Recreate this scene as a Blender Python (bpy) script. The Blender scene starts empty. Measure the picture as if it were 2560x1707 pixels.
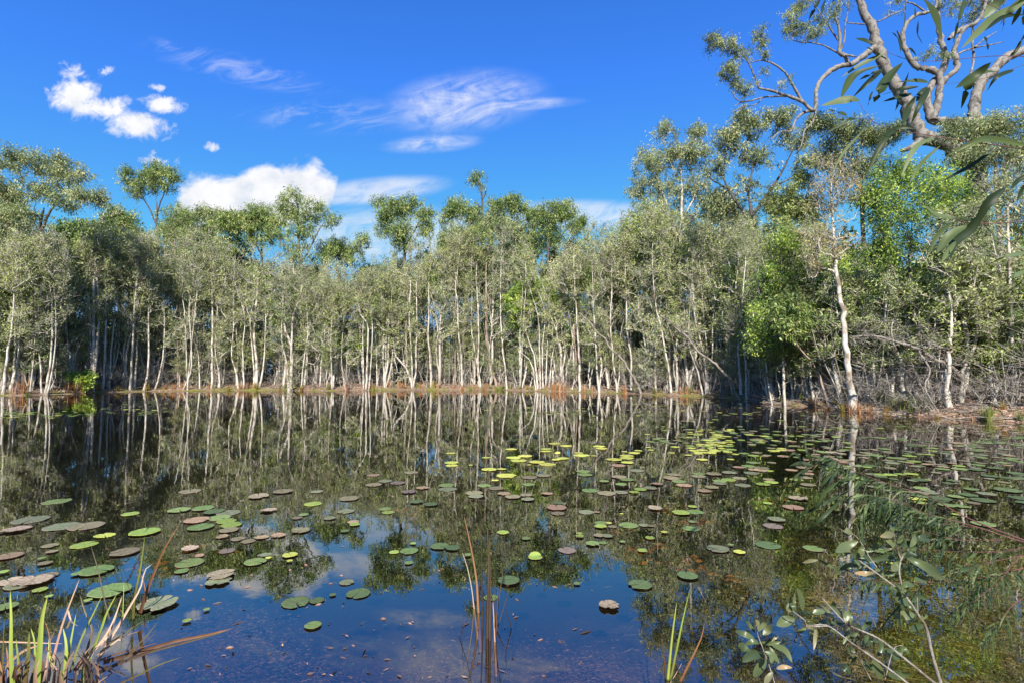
import bpy, math, random
import numpy as np
from mathutils import Vector

# ------------------------------------------------------------------ camera, sky, sun, exposure
W0, H0, F = 2560.0, 1707.0, 1250.0          # photo size and focal length in its pixels
HOR = 935.0                                 # horizon row
CAMH = 1.6
TP = (HOR - H0 / 2) / F
PH = math.atan(TP)
sc = bpy.context.scene
cam = bpy.data.cameras.new('camera'); camo = bpy.data.objects.new('camera', cam)
sc.collection.objects.link(camo); sc.camera = camo
cam.sensor_width = 36; cam.lens = F / W0 * 36; cam.clip_end = 3000; cam.clip_start = 0.05
camo.location = (0, 0, CAMH); camo.rotation_euler = (math.pi / 2 + PH, 0, 0)

SUN_EL = math.radians(35); SUN_AZ = math.radians(-6)   # azimuth of the sun seen from behind the camera (negative: to the left)
sdir = Vector((math.sin(SUN_AZ) * math.cos(SUN_EL), -math.cos(SUN_AZ) * math.cos(SUN_EL), math.sin(SUN_EL)))
sl = bpy.data.lights.new('sun', 'SUN'); sl.energy = 5.0; sl.angle = math.radians(0.5); sl.color = (1, 0.955, 0.87)
so = bpy.data.objects.new('sun', sl); sc.collection.objects.link(so)
so.rotation_euler = sdir.to_track_quat('Z', 'Y').to_euler()
sc.view_settings.view_transform = 'Standard'; sc.view_settings.look = 'None'
sc.view_settings.exposure = 0.95; sc.view_settings.gamma = 1
sc.cycles.max_bounces = 6; sc.cycles.diffuse_bounces = 2; sc.cycles.glossy_bounces = 2
sc.cycles.transmission_bounces = 2; sc.cycles.transparent_max_bounces = 6
sc.cycles.use_denoising = True; sc.cycles.caustics_reflective = False; sc.cycles.caustics_refractive = False

def ray(px, py):
    v = -(py - H0 / 2) / F
    y = math.cos(PH) - math.sin(PH) * v; z = math.sin(PH) + math.cos(PH) * v
    return (px - W0 / 2) / F / y, z / y      # X per metre of Y, Z per metre of Y
def at(px, py, D):
    u, w = ray(px, py)
    return np.array((u * D, D, CAMH + w * D))
def on_water(px, py, z=0.0):
    u, w = ray(px, py)
    D = (z - CAMH) / w
    return np.array((u * D, D, z))

world = bpy.data.worlds.new('World'); sc.world = world; world.use_nodes = True
nt = world.node_tree; nt.nodes.clear()
class NG:
    def __init__(s, nt): s.nt = nt
    def n(s, t, **k):
        nd = s.nt.nodes.new(t)
        for a, b in k.items(): setattr(nd, a, b)
        return nd
    def l(s, a, b): s.nt.links.new(a, b)
    def put(s, sock, v):
        if hasattr(v, 'is_output'): s.nt.links.new(v, sock)
        else: sock.default_value = v
    def m(s, op, a, b=0.0, c=None, clamp=False):
        nd = s.n('ShaderNodeMath', operation=op, use_clamp=clamp)
        s.put(nd.inputs[0], a); s.put(nd.inputs[1], b)
        if c is not None: s.put(nd.inputs[2], c)
        return nd.outputs[0]
    def v(s, op, a, b=None, out=0):
        nd = s.n('ShaderNodeVectorMath', operation=op); s.put(nd.inputs[0], a)
        if b is not None: s.put(nd.inputs[1], b)
        return nd.outputs[out]
    def noise(s, vec, scale, detail=4, rough=.55, dist=0.0):
        nd = s.n('ShaderNodeTexNoise'); s.put(nd.inputs['Vector'], vec)
        nd.inputs['Scale'].default_value = scale; nd.inputs['Detail'].default_value = detail
        nd.inputs['Roughness'].default_value = rough; nd.inputs['Distortion'].default_value = dist
        return nd.outputs[0]
    def rng(s, v, a, b, c=0.0, d=1.0, kind='SMOOTHSTEP'):
        nd = s.n('ShaderNodeMapRange', interpolation_type=kind)
        s.put(nd.inputs[0], v)
        for i, q in enumerate((a, b, c, d)): s.put(nd.inputs[i + 1], q)
        return nd.outputs[0]
    def mix(s, f, a, b, blend='MIX'):
        nd = s.n('ShaderNodeMix', data_type='RGBA', blend_type=blend)
        s.put(nd.inputs[0], f); s.put(nd.inputs[6], a if hasattr(a, 'is_output') else (*a, 1)); s.put(nd.inputs[7], b if hasattr(b, 'is_output') else (*b, 1))
        return nd.outputs[2]
    def ramp(s, f, stops):
        nd = s.n('ShaderNodeValToRGB'); s.put(nd.inputs[0], f)
        e = nd.color_ramp.elements
        while len(e) < len(stops): e.new(.5)
        for q, (p, c) in zip(e, stops): q.position = p; q.color = (*c, 1)
        return nd.outputs[0]
g = NG(nt)
sky = g.n('ShaderNodeTexSky', sky_type='NISHITA', sun_disc=False)
sky.sun_elevation = SUN_EL; sky.sun_rotation = math.pi + SUN_AZ * -1
sky.air_density = 1.0; sky.dust_density = 0.35; sky.ozone_density = 3.0
hs = g.n('ShaderNodeHueSaturation'); hs.inputs['Saturation'].default_value = 1.15; hs.inputs['Value'].default_value = 1.35
g.l(sky.outputs[0], hs.inputs['Color'])
tc = g.n('ShaderNodeTexCoord')
sep = g.n('ShaderNodeSeparateXYZ'); g.l(tc.outputs['Generated'], sep.inputs[0])
yy = g.m('MAXIMUM', sep.outputs[1], 0.05)
cmb = g.n('ShaderNodeCombineXYZ')
g.put(cmb.inputs[0], g.m('DIVIDE', sep.outputs[0], yy)); g.put(cmb.inputs[1], g.m('DIVIDE', sep.outputs[2], yy))
UV = cmb.outputs[0]
def lobe(px, py, rx, ry, rot=0, vec=None):
    u, w = ray(px, py)
    d = g.v('SUBTRACT', vec or UV, (u, w, 0))
    if rot:
        r = g.n('ShaderNodeVectorRotate', rotation_type='Z_AXIS'); g.l(d, r.inputs[0]); r.inputs['Angle'].default_value = math.radians(rot); d = r.outputs[0]
    d = g.v('MULTIPLY', d, (F / rx, F / ry, 0))
    return g.m('SUBTRACT', 1.0, g.v('LENGTH', d, out=1))
def union(ls):
    o = ls[0]
    for q in ls[1:]: o = g.m('SMOOTH_MAX', o, q, 0.15)
    return o
# puffy clouds
nz = g.noise(UV, 24, 9, .66, .4); nz2 = g.noise(UV, 9, 3, .5)
bump = g.m('ADD', g.m('MULTIPLY', g.m('SUBTRACT', nz, .5), 2.0), g.m('MULTIPLY', g.m('SUBTRACT', nz2, .5), 1.0))
cum1 = union([lobe(195, 240, 85, 48, 0), lobe(250, 272, 120, 50, 15), lobe(330, 310, 100, 42, 10), lobe(405, 262, 68, 27, 8)])
wisps = union([lobe(193, 188, 34, 28, 40), lobe(283, 190, 36, 18, 15), lobe(400, 221, 36, 12, 5), lobe(385, 402, 62, 18, 4), lobe(533, 370, 22, 14)])
d1 = g.rng(g.m('ADD', cum1, bump), .0, .7)
d1b = g.m('MULTIPLY', g.rng(g.m('ADD', wisps, g.m('MULTIPLY', bump, 2.4)), .15, 1.2), .75)
nzb = g.noise(UV, 13, 8, .56, .3)
cum2 = union([lobe(570, 505, 140, 85, 0), lobe(690, 480, 120, 95, 0), lobe(765, 475, 88, 80, 0), lobe(640, 520, 200, 60)])
d2 = g.rng(g.m('ADD', cum2, g.m('MULTIPLY', g.m('SUBTRACT', nzb, .5), 1.35)), .0, .36)
# streaky high cloud
st = g.n('ShaderNodeVectorRotate', rotation_type='Z_AXIS'); g.l(UV, st.inputs[0]); st.inputs['Angle'].default_value = math.radians(-14)
stv = g.v('MULTIPLY', st.outputs[0], (3.2, 10, 1))
cn = g.noise(stv, 2.2, 8, .66, 1.8)
cn2 = g.noise(UV, 11, 6, .6, 1.5)
cir = union([lobe(1160, 255, 250, 100, -8), lobe(1290, 262, 200, 22, -3), lobe(1080, 360, 150, 30, -4)])
d3 = g.m('MULTIPLY', g.m('MULTIPLY', g.rng(cir, 0, .75), g.rng(g.m('ADD', g.m('MULTIPLY', cn, .6), g.m('MULTIPLY', cn2, .4)), .30, .78)), .85)
cir2 = union([lobe(930, 478, 230, 42, -6), lobe(980, 590, 330, 90, 0), lobe(1450, 540, 260, 50, 0)])
d4 = g.m('MULTIPLY', g.m('MULTIPLY', g.rng(cir2, 0, .6), g.rng(cn, .15, .62)), .62)
cir3 = union([lobe(600, 175, 300, 50, 14), lobe(850, 290, 320, 60, 0), lobe(430, 120, 80, 22, 25)])
d5 = g.m('MULTIPLY', g.m('MULTIPLY', g.rng(cir3, 0, .8), g.rng(cn, .42, .72)), .28)
dens = d1
for q in (d1b, d2, d3, d4, d5): dens = g.m('MAXIMUM', dens, q)
front = g.m('GREATER_THAN', sep.outputs[1], .06)
dens = g.m('MULTIPLY', dens, front, clamp=True)
shade = g.rng(g.m('ADD', g.noise(UV, 14, 6, .6), g.m('MULTIPLY', sep.outputs[2], .8)), .45, .85)
ccol = g.mix(shade, (3.5, 3.9, 4.5), (5.2, 5.2, 5.3))
bg = g.n('ShaderNodeBackground'); bg.inputs['Strength'].default_value = 0.10
skyc = g.mix(1.0, g.mix(1.0, hs.outputs[0], (.32, .64, 1.10), 'MULTIPLY'), (1.5, 2.8, 4.9), 'DARKEN')
g.l(g.mix(dens, skyc, ccol), bg.inputs[0])
wo = g.n('ShaderNodeOutputWorld'); g.l(bg.outputs[0], wo.inputs[0])
world.cycles.sampling_method = 'MANUAL'; world.cycles.sample_map_resolution = 512

# ------------------------------------------------------------------ helpers
COL = sc.collection
def link(name, data, parent=None, loc=None):
    o = bpy.data.objects.new(name, data); COL.objects.link(o)
    if parent: o.parent = parent
    if loc is not None: o.location = [float(c) for c in loc]
    return o
def tag(o, label=None, cat=None, group=None, kind=None):
    if label: o['label'] = label
    if cat: o['category'] = cat
    if group: o['group'] = group
    if kind: o['kind'] = kind
    return o
def mesh(name, V, Q, mats, tint=None, midx=None, smooth=True):
    V = np.ascontiguousarray(V, dtype=np.float32).reshape(-1, 3); Q = np.ascontiguousarray(Q, dtype=np.int32)
    me = bpy.data.meshes.new(name)
    me.vertices.add(len(V)); me.vertices.foreach_set('co', V.ravel())
    k = Q.shape[1]
    me.loops.add(Q.size); me.loops.foreach_set('vertex_index', Q.ravel())
    me.polygons.add(len(Q)); me.polygons.foreach_set('loop_start', np.arange(len(Q), dtype=np.int32) * k)
    me.polygons.foreach_set('loop_total', np.full(len(Q), k, dtype=np.int32))
    me.polygons.foreach_set('use_smooth', np.full(len(Q), smooth, dtype=bool))
    if midx is not None: me.polygons.foreach_set('material_index', np.asarray(midx, dtype=np.int32))
    if tint is not None:
        a = me.attributes.new('tint', 'FLOAT', 'POINT'); a.data.foreach_set('value', np.ascontiguousarray(tint, dtype=np.float32))
    for m in (mats if isinstance(mats, (list, tuple)) else [mats]): me.materials.append(m)
    me.update(calc_edges=True)
    return me
class Acc:
    def __init__(s): s.V = []; s.Q = []; s.T = []; s.M = []; s.n = 0
    def add(s, V, Q, T=None, m=0):
        V = np.asarray(V).reshape(-1, 3); Q = np.asarray(Q).reshape(-1, 4)
        s.V.append(V); s.Q.append(Q + s.n); s.n += len(V)
        s.T.append(np.full(len(V), .5) if T is None else np.broadcast_to(T, (len(V),)).astype(float)); s.M.append(np.full(len(Q), m))
    def make(s, name, mats, parent=None, loc=None, smooth=True):
        me = mesh(name, np.concatenate(s.V), np.concatenate(s.Q), mats, np.concatenate(s.T), np.concatenate(s.M), smooth)
        return link(name, me, parent, loc)
def unit(a): return a / np.maximum(np.linalg.norm(a, axis=-1, keepdims=True), 1e-9)
def tubes(acc, P, R, sides=6, T=None, m=0):
    """P (N,K,3), R (N,K): all with the same number of points"""
    P = np.asarray(P, float); R = np.asarray(R, float)
    if P.ndim == 2: P = P[None]; R = R[None]
    N, K, _ = P.shape
    t = unit(np.gradient(P, axis=1))
    ch = unit(P[:, -1] - P[:, 0])
    ref = np.where(np.abs(ch[:, 2:3]) > .7, np.array([[1., 0, 0]]), np.array([[0, 0, 1.]]))
    ref = np.broadcast_to(ref[:, None, :], t.shape)
    n1 = unit(ref - (ref * t).sum(-1, keepdims=True) * t); n2 = np.cross(t, n1)
    a = np.linspace(0, 2 * np.pi, sides, endpoint=False)
    ring = P[:, :, None] + R[:, :, None, None] * (np.cos(a)[None, None, :, None] * n1[:, :, None] + np.sin(a)[None, None, :, None] * n2[:, :, None])
    idx = np.arange(N * K * sides).reshape(N, K, sides)
    q = np.stack([idx[:, :-1], np.roll(idx, -1, 2)[:, :-1], np.roll(idx, -1, 2)[:, 1:], idx[:, 1:]], -1).reshape(-1, 4)
    TT = None if T is None else np.repeat(np.asarray(T, float), K * sides)
    acc.add(ring.reshape(-1, 3), q, TT, m)
def resample(pts, K):
    pts = np.asarray(pts, float); n = len(pts)
    s = np.concatenate([[0], np.cumsum(np.linalg.norm(np.diff(pts[:, :3], axis=0), axis=1))]); s /= s[-1]
    if n > 2:   # catmull-rom
        q = np.linspace(0, 1, K); out = []
        ext = np.vstack([2 * pts[0] - pts[1], pts, 2 * pts[-1] - pts[-2]])
        for x in q:
            i = min(max(int(np.searchsorted(s, x, 'right') - 1), 0), n - 2); u = (x - s[i]) / max(s[i + 1] - s[i], 1e-9)
            a, b, c, d = ext[i], ext[i + 1], ext[i + 2], ext[i + 3]
            out.append(.5 * ((2 * b) + (c - a) * u + (2 * a - 5 * b + 4 * c - d) * u * u + (3 * b - a - 3 * c + d) * u ** 3))
        return np.array(out)
    return pts[0] + (pts[-1] - pts[0]) * np.linspace(0, 1, K)[:, None]
def leaves(acc, B, D, L, Wd, T, rng, m=0, bend=.15):
    """one folded diamond per leaf. B base, D direction"""
    N = len(B); D = unit(D)
    s = unit(np.cross(D, rng.normal(size=(N, 3)) + np.array([0, 0, .6])))
    nrm = np.cross(s, D)
    L = L[:, None]; Wd = Wd[:, None]
    mid = B + D * L * .45
    tip = B + D * L - np.array([0, 0, 1.]) * L * bend
    V = np.stack([B, mid + s * Wd * .5 + nrm * Wd * .12, tip, mid - s * Wd * .5 + nrm * Wd * .12], 1)
    Q = np.arange(N * 4).reshape(N, 4)
    acc.add(V.reshape(-1, 3), Q, np.repeat(T, 4), m)

# ------------------------------------------------------------------ materials
def newmat(name):
    m = bpy.data.materials.new(name); m.use_nodes = True; m.node_tree.nodes.clear(); return m, NG(m.node_tree)
def out(g, sh, disp=None):
    o = g.n('ShaderNodeOutputMaterial'); g.l(sh, o.inputs[0])
def principled(g, col, rough=.6, spec=.3, normal=None):
    p = g.n('ShaderNodeBsdfPrincipled'); g.put(p.inputs['Base Color'], col if hasattr(col, 'is_output') else (*col, 1))
    g.put(p.inputs['Roughness'], rough); p.inputs['Specular IOR Level'].default_value = spec
    if normal: g.l(normal, p.inputs['Normal'])
    return p.outputs[0]
def bumpn(g, h, strength=.4, dist=.02):
    b = g.n('ShaderNodeBump'); b.inputs['Strength'].default_value = strength; b.inputs['Distance'].default_value = dist; g.l(h, b.inputs['Height']); return b.outputs[0]
LB_ = [2.05]
def leaf_mat(name, stops, transl=.3, rough=.45, spec=.4, scale=.6):
    m, g = newmat(name)
    a = g.n('ShaderNodeAttribute', attribute_name='tint')
    oi = g.n('ShaderNodeObjectInfo')
    t = g.n('ShaderNodeTexCoord')
    f = g.m('ADD', g.m('MULTIPLY', a.outputs['Fac'], .82), g.m('MULTIPLY', g.noise(t.outputs['Object'], scale, 2), .5))
    f = g.m('SUBTRACT', f, .16)
    f = g.m('ADD', f, g.m('MULTIPLY', g.m('SUBTRACT', oi.outputs['Random'], .5), .16))
    c = g.ramp(f, [(q, tuple(min(.85, z * LB_[0]) for z in k_)) for q, k_ in stops])
    p = principled(g, c, rough, spec)
    tr = g.n('ShaderNodeBsdfTranslucent'); g.l(g.mix(1.0, c, (1.3, 1.4, .6), 'MULTIPLY'), tr.inputs[0])
    mx = g.n('ShaderNodeMixShader'); mx.inputs[0].default_value = transl; g.l(p, mx.inputs[1]); g.l(tr.outputs[0], mx.inputs[2])
    out(g, mx.outputs[0]); return m
def bark_mat(name, c1, c2, c3, scale=2.0, stretch=.18, patch=(.5, .62), rough=.85):
    m, g = newmat(name)
    t = g.n('ShaderNodeTexCoord'); v = g.v('MULTIPLY', t.outputs['Object'], (1, 1, stretch))
    n1 = g.noise(v, scale * 4, 5, .65); n2 = g.noise(g.v('MULTIPLY', t.outputs['Object'], (1, 1, .6)), scale, 3, .6)
    c = g.mix(g.rng(n1, .35, .65), c1, c2)
    c = g.mix(g.rng(n2, patch[0], patch[1]), c, c3)
    oi = g.n('ShaderNodeObjectInfo')
    c = g.mix(g.m('MULTIPLY', oi.outputs['Random'], .35), c, c3)
    out(g, principled(g, c, rough, .2, bumpn(g, n1, .7, .03))); return m
M = {}
M['paper'] = bark_mat('paperbark', (.66, .615, .54), (.44, .39, .33), (.20, .15, .11), 2.2, .2, (.48, .64))
M['paperbrown'] = bark_mat('brown_bark', (.38, .28, .22), (.28, .20, .155), (.18, .13, .10), 1.6, .2)
M['twig'] = bark_mat('pale_twig', (.54, .50, .43), (.40, .365, .31), (.26, .22, .18), 3, .3)
M['gum'] = bark_mat('smooth_gum_bark', (.34, .315, .28), (.19, .175, .16), (.10, .085, .075), 5.5, .9, (.46, .62))
M['dark'] = bark_mat('dark_bark', (.12, .10, .085), (.075, .065, .055), (.05, .04, .035), 2.5, .2)
M['deadwood'] = bark_mat('dead_wood', (.36, .32, .275), (.25, .215, .185), (.15, .125, .105), 3, .2)
M['olive'] = leaf_mat('olive_leaves', [(.2, (.052, .068, .018)), (.42, (.13, .15, .042)), (.62, (.18, .21, .07)), (.85, (.27, .275, .11))], .28)
M['grey'] = leaf_mat('grey_green_leaves', [(.2, (.055, .066, .028)), (.45, (.14, .15, .062)), (.65, (.19, .21, .09)), (.85, (.29, .29, .145))], .26)
M['euc'] = leaf_mat('eucalypt_leaves', [(.2, (.028, .05, .014)), (.42, (.068, .10, .026)), (.62, (.125, .165, .045)), (.85, (.26, .25, .09))], .26)
M['eucgrey'] = leaf_mat('dull_eucalypt_leaves', [(.2, (.045, .062, .03)), (.42, (.10, .125, .055)), (.62, (.16, .18, .08)), (.85, (.27, .25, .13))], .26)
M['bright'] = leaf_mat('bright_green_leaves', [(.2, (.022, .042, .012)), (.42, (.07, .115, .024)), (.62, (.15, .21, .035)), (.85, (.31, .34, .07))], .32)
M['russet'] = leaf_mat('russet_leaves', [(.2, (.05, .05, .02)), (.45, (.13, .11, .045)), (.6, (.20, .145, .07)), (.8, (.20, .18, .08))], .26)
M['casu'] = leaf_mat('dark_needle_leaves', [(.2, (.018, .032, .014)), (.5, (.045, .075, .028)), (.8, (.09, .13, .045))], .2)
LB_[0] = 1.0
M['fgleaf'] = leaf_mat('long_gum_leaves', [(.15, (.014, .024, .009)), (.45, (.03, .05, .014)), (.7, (.07, .095, .026)), (.95, (.14, .18, .09))], .22, .5, .25, 3)
M['wattle'] = leaf_mat('wattle_leaves', [(.05, (.02, .036, .014)), (.35, (.045, .07, .024)), (.65, (.09, .125, .042)), (.95, (.21, .23, .11))], .25, .5, .25, 3)
M['fgsap'] = leaf_mat('sapling_leaves', [(.1, (.035, .055, .024)), (.4, (.075, .105, .04)), (.7, (.13, .155, .065)), (.86, (.19, .18, .09)), (.97, (.42, .27, .14))], .3, .38, .5, 3)
M['redtwig'] = bark_mat('red_twig', (.20, .07, .06), (.13, .055, .06), (.10, .06, .05), 10, .3)
M['palestem'] = bark_mat('pale_stem', (.33, .30, .26), (.23, .20, .17), (.16, .12, .09), 12, .3, (.5, .62))
def blade_mat(name, stops, transl=.25):
    m, g = newmat(name)
    a = g.n('ShaderNodeAttribute', attribute_name='tint'); t = g.n('ShaderNodeTexCoord')
    f = g.m('ADD', a.outputs['Fac'], g.m('MULTIPLY', g.m('SUBTRACT', g.noise(g.v('MULTIPLY', t.outputs['Object'], (1, 1, .25)), 14, 4), .5), .5))
    c = g.ramp(f, stops); p = principled(g, c, .5, .35)
    tr = g.n('ShaderNodeBsdfTranslucent'); g.l(c, tr.inputs[0])
    mx = g.n('ShaderNodeMixShader'); mx.inputs[0].default_value = transl; g.l(p, mx.inputs[1]); g.l(tr.outputs[0], mx.inputs[2])
    out(g, mx.outputs[0]); return m
M['sedge_rust'] = blade_mat('rust_blade', [(.1, (.13, .045, .02)), (.4, (.45, .15, .03)), (.7, (.60, .26, .06)), (1, (.62, .42, .18))])
M['sedge_green'] = blade_mat('green_blade', [(0, (.09, .05, .02)), (.3, (.14, .14, .03)), (.6, (.24, .31, .05)), (1, (.42, .45, .10))])
M['sedge_tan'] = blade_mat('tan_blade', [(0, (.12, .07, .05)), (.3, (.38, .22, .14)), (.65, (.58, .40, .28)), (1, (.70, .56, .44))])
M['sedge_dark'] = blade_mat('dark_blade', [(0, (.022, .016, .014)), (.5, (.065, .04, .028)), (1, (.14, .11, .045))])
M['sedge_brown'] = blade_mat('brown_blade', [(0, (.06, .03, .02)), (.4, (.22, .10, .045)), (.7, (.36, .19, .09)), (1, (.48, .34, .20))])
M['grassy'] = blade_mat('bank_grass', [(0, (.05, .07, .02)), (.5, (.15, .20, .05)), (1, (.33, .33, .12))])

# water: clear brown sheet with a mirror-like surface
m, g_ = newmat('pond_water')
t = g_.n('ShaderNodeTexCoord')
w1 = g_.noise(g_.v('MULTIPLY', t.outputs['Object'], (1, .55, 1)), 1.3, 3, .5); w2 = g_.noise(t.outputs['Object'], 7, 2, .5)
hgt = g_.m('ADD', w1, g_.m('MULTIPLY', w2, .10))
bm = g_.n('ShaderNodeBump'); bm.inputs['Strength'].default_value = .045; bm.inputs['Distance'].default_value = .05; g_.l(hgt, bm.inputs['Height'])
geo = g_.n('ShaderNodeNewGeometry'); cs_ = g_.m('ABSOLUTE', g_.v('DOT_PRODUCT', geo.outputs['Incoming'], geo.outputs['Normal'], out=1))
fr = g_.m('ADD', .13, g_.m('MULTIPLY', .87, g_.m('POWER', g_.m('SUBTRACT', 1.0, cs_, clamp=True), 3.0)))
gl = g_.n('ShaderNodeBsdfGlossy'); gl.inputs['Roughness'].default_value = .002; gl.inputs['Color'].default_value = (.86, .86, .86, 1); g_.l(bm.outputs[0], gl.inputs['Normal'])
tr = g_.n('ShaderNodeBsdfTransparent'); tr.inputs[0].default_value = (.74, .66, .50, 1)
mx = g_.n('ShaderNodeMixShader'); g_.l(fr, mx.inputs[0]); g_.l(tr.outputs[0], mx.inputs[1]); g_.l(gl.outputs[0], mx.inputs[2])
out(g_, mx.outputs[0]); M['water'] = m
# ground: leaf litter, moss by the water, silt below it
m, g_ = newmat('bank_soil')
geo = g_.n('ShaderNodeNewGeometry'); sp = g_.n('ShaderNodeSeparateXYZ'); g_.l(geo.outputs['Position'], sp.inputs[0])
P_ = geo.outputs['Position']
lit = g_.ramp(g_.noise(P_, 7, 8, .75), [(.3, (.06, .042, .028)), (.46, (.17, .11, .075)), (.62, (.34, .245, .17)), (.8, (.50, .40, .29))])
moss = g_.ramp(g_.noise(P_, 9, 5, .7), [(.3, (.06, .06, .02)), (.6, (.20, .185, .05))])
mf = g_.m('MULTIPLY', g_.rng(g_.noise(P_, .55, 3, .6), .46, .56), g_.rng(sp.outputs[2], .45, .20))
c = g_.mix(mf, lit, moss)
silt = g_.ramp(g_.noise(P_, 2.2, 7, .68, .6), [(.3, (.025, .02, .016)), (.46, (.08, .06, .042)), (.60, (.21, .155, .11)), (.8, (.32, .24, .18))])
silt = g_.mix(g_.rng(sp.outputs[2], -.35, -.85), silt, (.016, .013, .008))  # deeper silt painted darker, standing in for light absorbed by the water
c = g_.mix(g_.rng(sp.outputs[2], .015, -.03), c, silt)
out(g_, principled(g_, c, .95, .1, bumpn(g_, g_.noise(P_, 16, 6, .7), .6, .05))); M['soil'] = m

# ------------------------------------------------------------------ shoreline and ground
SH = [(-260, 989), (0, 988), (70, 987), (143, 985), (230, 981), (383, 977), (622, 975), (813, 976), (1023, 974), (1246, 974), (1425, 979), (1537, 982), (1626, 986), (1768, 991), (1860, 999), (1937, 1010),
      (2030, 1016), (2105, 1027), (2200, 1033), (2301, 1041), (2400, 1047), (2554, 1056), (2760, 1075)]
shx = np.array([a for a, b in SH], float); shd = np.array([CAMH * F / (b - HOR) for a, b in SH])
def shoreD(px): return float(np.interp(px, shx, shd))
pond = [((a - 1280) / F * d, d) for a, d in zip(shx, shd)]
pond += [(21, 10), (17, 6), (9, 2.4), (5, 1.5), (2.5, 1.15), (0, 1.0), (-1.2, 1.0), (-3, 1.2), (-8, 1.9), (-18, 6), (-30, 13), (-42, 22)]
PA = np.array(pond); PB = np.roll(PA, -1, 0)
def sdist(X, Y):
    """signed distance to the shore, positive inside the pond"""
    p = np.stack([np.ravel(X), np.ravel(Y)], 1).astype(float)
    best = np.full(len(p), 1e9); inside = np.zeros(len(p), bool)
    for a, b in zip(PA, PB):
        ab = b - a; tt = np.clip(((p - a) @ ab) / (ab @ ab), 0, 1)
        best = np.minimum(best, np.linalg.norm(p - a - tt[:, None] * ab, axis=1))
        c = ((a[1] > p[:, 1]) != (b[1] > p[:, 1])) & (p[:, 0] < (b[0] - a[0]) * (p[:, 1] - a[1]) / (b[1] - a[1] + 1e-12) + a[0])
        inside ^= c
    return np.where(inside, best, -best)
def wob(x, y, s, ph=0): return np.sin(x * s + ph + 1.7 * np.sin(y * s * .7 + ph)) * np.cos(y * s * 1.13 + 1.3 * np.sin(x * s * .6 - ph))
def ground_z(X, Y):
    X = np.asarray(X, float); Y = np.asarray(Y, float)
    d = sdist(X, Y).reshape(X.shape) + .35 * wob(X, Y, .9, 1) + .18 * wob(X, Y, 2.3, 4)
    zin = -1.3 * (1 - np.exp(-np.maximum(d, 0) / 4.5))
    e = np.maximum(-d, 0)
    zout = .75 * (1 - np.exp(-e / 2.6)) + .05 * wob(X, Y, 1.9, 2) * np.minimum(e, 1) + .03 * wob(X, Y, 5, 3) * np.minimum(e, 1) + .012 * np.minimum(e, 60)
    zout = zout + .10 * np.maximum(0, wob(X, Y, 1.1, 5)) * np.minimum(e, 1) * (e < 5)
    return np.where(d > 0, zin, zout)
def gz(x, y): return float(ground_z(np.array([x]), np.array([y]))[0])
def axis(a, fine, far):
    return np.concatenate([a])
xs = np.concatenate([[-900, -400, -200, -120, -90], np.arange(-75, -20, .5), np.arange(-20, 26, .3), np.arange(26, 60, .5), [70, 90, 120, 200, 400, 900]])
ys = np.concatenate([[-400, -100, -40, -15, -6, -3, -1.5, -.6], np.arange(0, 8, .15), np.arange(8, 66, .32), np.arange(67, 85, 2.), [90, 100, 120, 160, 250, 500, 1500]])
GX, GY = np.meshgrid(xs, ys); GZ = ground_z(GX, GY)
idx = np.arange(GX.size).reshape(GX.shape)
Q = np.stack([idx[:-1, :-1], idx[:-1, 1:], idx[1:, 1:], idx[1:, :-1]], -1).reshape(-1, 4)
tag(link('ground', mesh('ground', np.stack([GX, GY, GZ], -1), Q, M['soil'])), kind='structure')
wxs = np.linspace(-48, 26, 40); wys = np.linspace(.3, 60, 40); WX, WY = np.meshgrid(wxs, wys)
idx = np.arange(WX.size).reshape(WX.shape); Q = np.stack([idx[:-1, :-1], idx[:-1, 1:], idx[1:, 1:], idx[1:, :-1]], -1).reshape(-1, 4)
tag(link('water', mesh('water', np.stack([WX, WY, WX * 0], -1), Q, M['water'])), kind='structure')

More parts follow.
